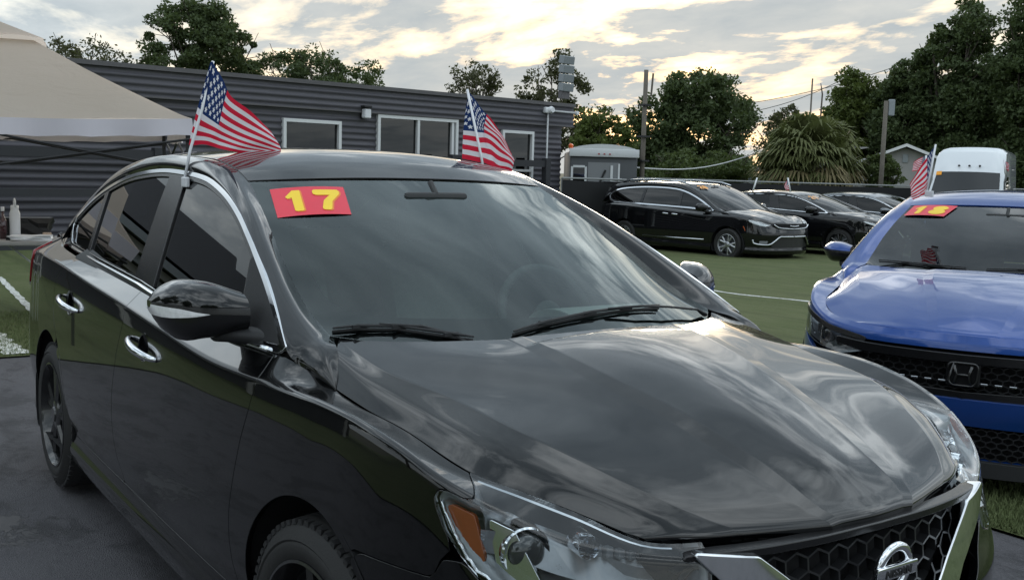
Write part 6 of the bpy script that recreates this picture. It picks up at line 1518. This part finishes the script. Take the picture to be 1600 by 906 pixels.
# --- tall white van
wv = thing('white_van', 'tall white high roof cargo van facing the camera behind the blue sedan', 'van')
bx, by2, bz = on_ground(1490, 27.6); wv.location = (bx, by2, bz); wv.rotation_euler = (0, 0, R_(296))
secs = [(.0, .95, .45, .98, .40), (-.05, .98, .45, 1.10, .55), (-.55, 1.0, .45, 1.28, .62), (-.60, .99, .45, 1.32, .8), (-1.30, .97, .45, 2.02, .80), (-1.38, .965, .45, 2.12, .84), (-1.75, .96, .45, 2.64, .86), (-1.95, .96, .45, 2.76, .84), (-2.6, .96, .45, 2.80, .84), (-5.6, .96, .45, 2.80, .84), (-5.75, .94, .5, 2.72, .82)]
V = []; n = 23
for (x, hw_, z0, z1, tw_) in secs:
    for i in range(n):
        f = i/(n-1)*2-1; a = abs(f)
        if a > .62: zz = z0+(z1-.16-z0)*min(1, (1-a)/.36); yy = hw_-(hw_-tw_)*max(0, (zz-1.0)/(2.8-1.0)) if zz > 1.0 else hw_
        else: ph_ = min(1, a/.62); zz = z1-.04*ph_**2-.10*max(0, (ph_-.72)/.28)**2; yy = (hw_-(hw_-tw_)*max(0, (z1-1.0)/1.8))*ph_
        V.append((x, math.copysign(yy, f), zz))
F = [(i*n+j, i*n+j+1, (i+1)*n+j+1, (i+1)*n+j) for i in range(len(secs)-1) for j in range(n-1)]+[tuple(range(n))]
b = MB(); b.add(V, F); b.build('body', 'white_paint', wv, autosmooth=.6)
ws_ = [(-.62, 1.345, .86), (-.85, 1.59, .835), (-1.1, 1.855, .81), (-1.31, 2.065, .785)]; V = []
for x, z, hy in ws_:
    for k in range(9): f = k/4-1; V.append((x+.035-.05*f*f, hy*f, z+.035-.02*f*f))
mesh_obj('windshield', V, [(i*9+k, i*9+k+1, (i+1)*9+k+1, (i+1)*9+k) for i in range(3) for k in range(8)], 'far_windshield', wv) if 'far_windshield' in MATS else None
for y in (-.26, 0, .26): MB().lathe([(0, 0), (0, .03), (.04, .024), (.05, 0)], 10, Matrix.Translation((-1.44, y, 2.26)) @ Matrix.Rotation(R_(-60), 4, 'Z')).build('roof_marker', 'matte_black', wv)
for sd in (-1, 1):
    side_mirror(type('o', (), {'root': wv})(), sd, [(1.0, -.70, -.80, 1.3, 1.65), (1.10, -.70, -.84, 1.27, 1.68), (1.17, -.72, -.84, 1.28, 1.67), (1.2, -.76, -.84, 1.33, 1.6)], 'matte_black', signal=False, foot=((-.72, .95, 1.4), (-.75, 1.05, 1.4)))
    b = MB(); b.add([(-.75, sd*1.0, 1.35), (-1.35, sd*.955, 1.98), (-1.95, sd*.955, 1.98), (-1.95, sd*1.0, 1.35)], [(0, 1, 2, 3)]); b.build('door_window', 'tint_glass', wv)
    for x in (-.75, -4.4):
        b = MB(); b.lathe([(-.1, .2), (-.1, .33), (.1, .33), (.1, .2), (.06, .18), (.06, 0)], 28, Matrix.Translation((x, sd*.86, .33)) @ Matrix.Diagonal((1, sd, 1, 1))); b.build('wheel', 'rubber', wv, autosmooth=.6)
    MB().box((-.03, sd*.7, .98), (.08, .34, .18), bev=.04).build('headlight', 'lamp_bright', wv)
MB().box((.01, 0, .62), (.12, 1.8, .34), bev=.05).build('front_bumper', 'matte_black', wv); MB().box((.0, 0, .88), (.08, 1.0, .16), bev=.03).build('grille', 'matte_black', wv); MB().box((-2.8, 0, .42), (5.4, 1.7, .2)).build('underbody', 'void', wv)
patch('window_sticker', [(-1.30, -.80, 2.09), (-1.28, -.66, 2.10), (-1.20, -.66, 2.0), (-1.22, -.80, 1.99)], (2, 2), 'sticker_orange_bright', wv, lift=.0)
# --- dark vehicle at the right edge
sv2 = thing('dark_minivan', 'dark grey minivan cut off by the right photo edge beside the white van', 'car'); bx, by2, bz = on_ground(1640, 30.0); sv2.location = (bx, by2, bz); sv2.rotation_euler = (0, 0, R_(287))
C6 = Car(SV, sv2, 'grey_paint', step=.045, wind='far_glass'); set_nose(C6); C6.body_sides(hl=HLv); C6.hood(groove=False); C6.rails(); C6.top(); C6.greenhouse(wt=.03, wb=.035, inset=.05); C6.tub()
front_panel(C6, [(-1.52, .15), (-.1, .15), (-.1, .68), (-.25, .76), (-.48, .78), (-.5, .86), (-.9, .95), (-1.52, .95)], [GRv], [HLv])
for sd in (-1, 1):
    simple_lamp(C6, sd, HLv); C6.flank(sd, 'rear_bumper', [(3.79, .2), (3.80, .93), (3.79, 1.2), (4.31, 1.2), (4.31, .2)], t0=0); side_mirror(C6, sd, [(.93, -.58, -.70, 1.12, 1.24), (1.02, -.60, -.76, 1.10, 1.27), (1.10, -.66, -.78, 1.11, 1.26), (1.13, -.70, -.78, 1.15, 1.22)], 'white_paint', signal=False, foot=((-.60, .93, 1.08), (-.64, 1.0, 1.10)))
for x in SV['wheels']:
    for sd in (-1, 1): C6.wheel(x, sd, 'silver_rim', 'y', tyre_detail=False)
# ------------------------------------------------------------------ flags
t = NT('flag_print'); uv = t.n('ShaderNodeTexCoord').outputs['UV']; sx = t.n('ShaderNodeSeparateXYZ', {0: uv}); U_, V_ = sx.outputs[0], sx.outputs[1]
stripe = t.math('MODULO', t.math('FLOOR', t.math('MULTIPLY', V_, 13.0)), 2.0)
cant = t.math('MULTIPLY', t.math('LESS_THAN', U_, .40), t.math('GREATER_THAN', V_, 6/13))
gx = t.math('MULTIPLY', U_, 8/.40); gy_ = t.math('MULTIPLY', t.math('SUBTRACT', V_, 6/13), 8/(7/13))
ix = t.math('ROUND', gx); iy = t.math('ROUND', gy_); par = t.math('COMPARE', t.math('MODULO', t.math('ADD', ix, iy), 2.0), 0.0, .1)
okx = t.math('MULTIPLY', t.math('GREATER_THAN', ix, .5), t.math('LESS_THAN', ix, 7.5)); oky = t.math('MULTIPLY', t.math('GREATER_THAN', iy, .5), t.math('LESS_THAN', iy, 7.5))
dx = t.math('MULTIPLY', t.math('SUBTRACT', gx, ix), .063/.0617); dy = t.math('SUBTRACT', gy_, iy)
an = t.math('ARCTAN2', dx, dy); rr = t.math('SQRT', t.math('ADD', t.math('MULTIPLY', dx, dx), t.math('MULTIPLY', dy, dy)))
tri = t.math('PINGPONG', t.math('MULTIPLY', an, 5/(2*math.pi)), .5)       # 0 at the points, .5 between them
star = t.math('LESS_THAN', rr, t.math('SUBTRACT', .60, t.math('MULTIPLY', tri, .68)))
star = t.math('MULTIPLY', t.math('MULTIPLY', star, par), t.math('MULTIPLY', okx, oky))
col = t.mix(stripe, (.60, .018, .05), (.72, .71, .75)); col = t.mix(stripe, (.72, .70, .75), (.60, .018, .05)) if False else col
col = t.mix(t.math('SUBTRACT', 1.0, stripe), (.72, .71, .76), (.60, .018, .05)); can = t.mix(star, (.012, .035, .13), (.72, .73, .78)); col = t.mix(cant, col, can)
b_ = t.bsdf(Base_Color=col, Roughness=.75, Specular_IOR_Level=.25); tl = t.n('ShaderNodeBsdfTranslucent', {'Color': col}); t.done(t.n('ShaderNodeMixShader', {0: .35, 1: b_.outputs[0], 2: tl.outputs[0]}))
def cloth(name, rows, parent, u0=0.0, u1=1.0, n=(44, 26), wave=.012, seed=0.0, vs=(1.0, .46, 0.0)):
    """rows: 3-D control points, top (v=1) to bottom (v=0)"""
    nu, nv = n; R2 = np.stack([herm(np.linspace(0, 1, len(r)), np.array(r), np.linspace(0, 1, nu+1)) for r in rows])
    vv = np.linspace(1, 0, nv+1); G = herm(1-A(*vs), R2, 1-vv)
    nn = np.cross(G[0, -1]-G[0, 0], G[-1, 0]-G[0, 0]); nn /= np.linalg.norm(nn); V = []; UV = []
    for j in range(nv+1):
        for i in range(nu+1):
            f = i/nu; w_ = wave*f**.7*(math.sin(9*f+4*vv[j]+seed)+.5*math.sin(17*f-7*vv[j]+2*seed)); V.append(G[j, i]+nn*w_); UV.append((u0+(u1-u0)*f, min(.9999, max(.0001, vv[j]))))
    F = [(j*(nu+1)+i, (j+1)*(nu+1)+i, (j+1)*(nu+1)+i+1, j*(nu+1)+i+1) for j in range(nv) for i in range(nu)]
    o = mesh_obj(name, V, F, 'flag_print', parent, True); ul = o.data.uv_layers.new()
    for p in o.data.polygons:
        for li, vi in zip(p.loop_indices, p.vertices): ul.data[li].uv = UV[vi]
    return o
def car_flag(label, pole_px, rows_px, depth, fold_px=None, dd=0.0, r=.006, seed=0.0, clip=True, wave=.012, group='small flags clipped to car windows'):
    o = thing('car_flag', label, 'flag', (0, 0, 0), 0, group)
    b = MB(); b.tube([at(*p, d) for p, d in pole_px], [r*1.15]+[r]*(len(pole_px)-1), 10); b.build('pole', 'white_plastic', o, smooth=True)
    if clip:
        q = at(*pole_px[0][0], pole_px[0][1]); b = MB(); b.box(q+np.array([.02, 0, .012]), (.055, .014, .035), bev=.004, rz=0); b.build('window_clip', 'white_plastic', o)
    cloth('flag_cloth', [[at(*p, depth+dd*k/(len(rw)-1)) for k, p in enumerate(rw)] for rw in rows_px], o, seed=seed, wave=wave)
    if fold_px: cloth('flag_fold', [[at(*p, depth-.004*k) for k, p in enumerate(rw)] for rw in fold_px], o, 0, .12, (8, 26), .002, seed)
    return o
d1 = float((np.array([-1.545, -.66, 1.345])-CAM) @ cf_)
car_flag('large flag on a white pole clipped to the black sedan passenger window', [((287, 290), d1), ((297, 235), d1), ((316, 170), d1+.01), ((333, 96), d1+.02)],
         [[(332, 97), (348, 124), (363, 152), (395, 178), (424, 206)], [(316, 178), (333, 190), (350, 201), (390, 219), (438, 235)], [(298, 228), (320, 226), (345, 233), (375, 238), (415, 238)]], d1+.01, [[(333, 97), (329, 97)], [(317, 176), (309, 168)], [(301, 230), (295, 226)]], dd=.12, seed=.4, r=.0052)
d2 = float((np.array([-1.45, .66, 1.36])-CAM) @ cf_)
car_flag('flag beyond the black sedan roof on the driver side', [((757, 275), d2), ((752, 245), d2), ((730, 140), d2)],
         [[(731, 142), (750, 165), (767, 188), (785, 212), (802, 240)], [(746, 207), (754, 208), (762, 209), (782, 228), (803, 250)], [(756, 254), (764, 258), (775, 263), (787, 266), (799, 268)]], d2+.01, [[(732, 150), (728, 166)], [(744, 206), (724, 204)], [(755, 255), (722, 248)]], dd=.06, seed=1.9, r=.0052)
d3 = float((np.array([-.05, 2.6, 1.0])-CAM) @ cf_)+2.0
car_flag('flag hanging from the blue sedan window in front of the white van', [((1447, 306), d3), ((1462, 226), d3)], [[(1462, 227), (1450, 243), (1438, 262), (1421, 288)], [(1456, 262), (1450, 281), (1438, 292), (1424, 302)], [(1449, 300), (1443, 304), (1436, 308), (1427, 312)]], d3, seed=.8, r=.006)
car_flag('pale distant flag just left of the white van', [((1446, 275), 24.0), ((1447, 243), 24.0)], [[(1447, 244), (1440, 246), (1428, 253)], [(1447, 254), (1438, 257), (1427, 261)], [(1446, 263), (1437, 266), (1425, 268)]], 24.0, r=.02, clip=False, wave=.03)
car_flag('tiny flag at the left window of the black chrome sedan', [((1176, 300), 20.6), ((1183, 278), 20.6)], [[(1183, 279), (1182, 284), (1179, 289)], [(1181, 287), (1180, 290), (1177, 294)], [(1179, 294), (1178, 296), (1175, 298)]], 20.6, r=.015, clip=False, wave=.01)
car_flag('tiny flag on the roof side of the black chrome sedan', [((1235, 300), 21.6), ((1231, 278), 21.6)], [[(1231, 279), (1229, 283), (1226, 288)], [(1232, 287), (1229, 291), (1226, 293)], [(1234, 297), (1231, 297), (1228, 297)]], 21.6, r=.015, clip=False, wave=.01)
car_flag('crumpled flag beside the white van door', [((1571, 272), 26.0), ((1569, 250), 26.0)], [[(1569, 251), (1572, 253), (1576, 256)], [(1570, 257), (1573, 260), (1576, 262)], [(1571, 264), (1574, 266), (1576, 268)]], 26.0, r=.02, clip=False, wave=.03)
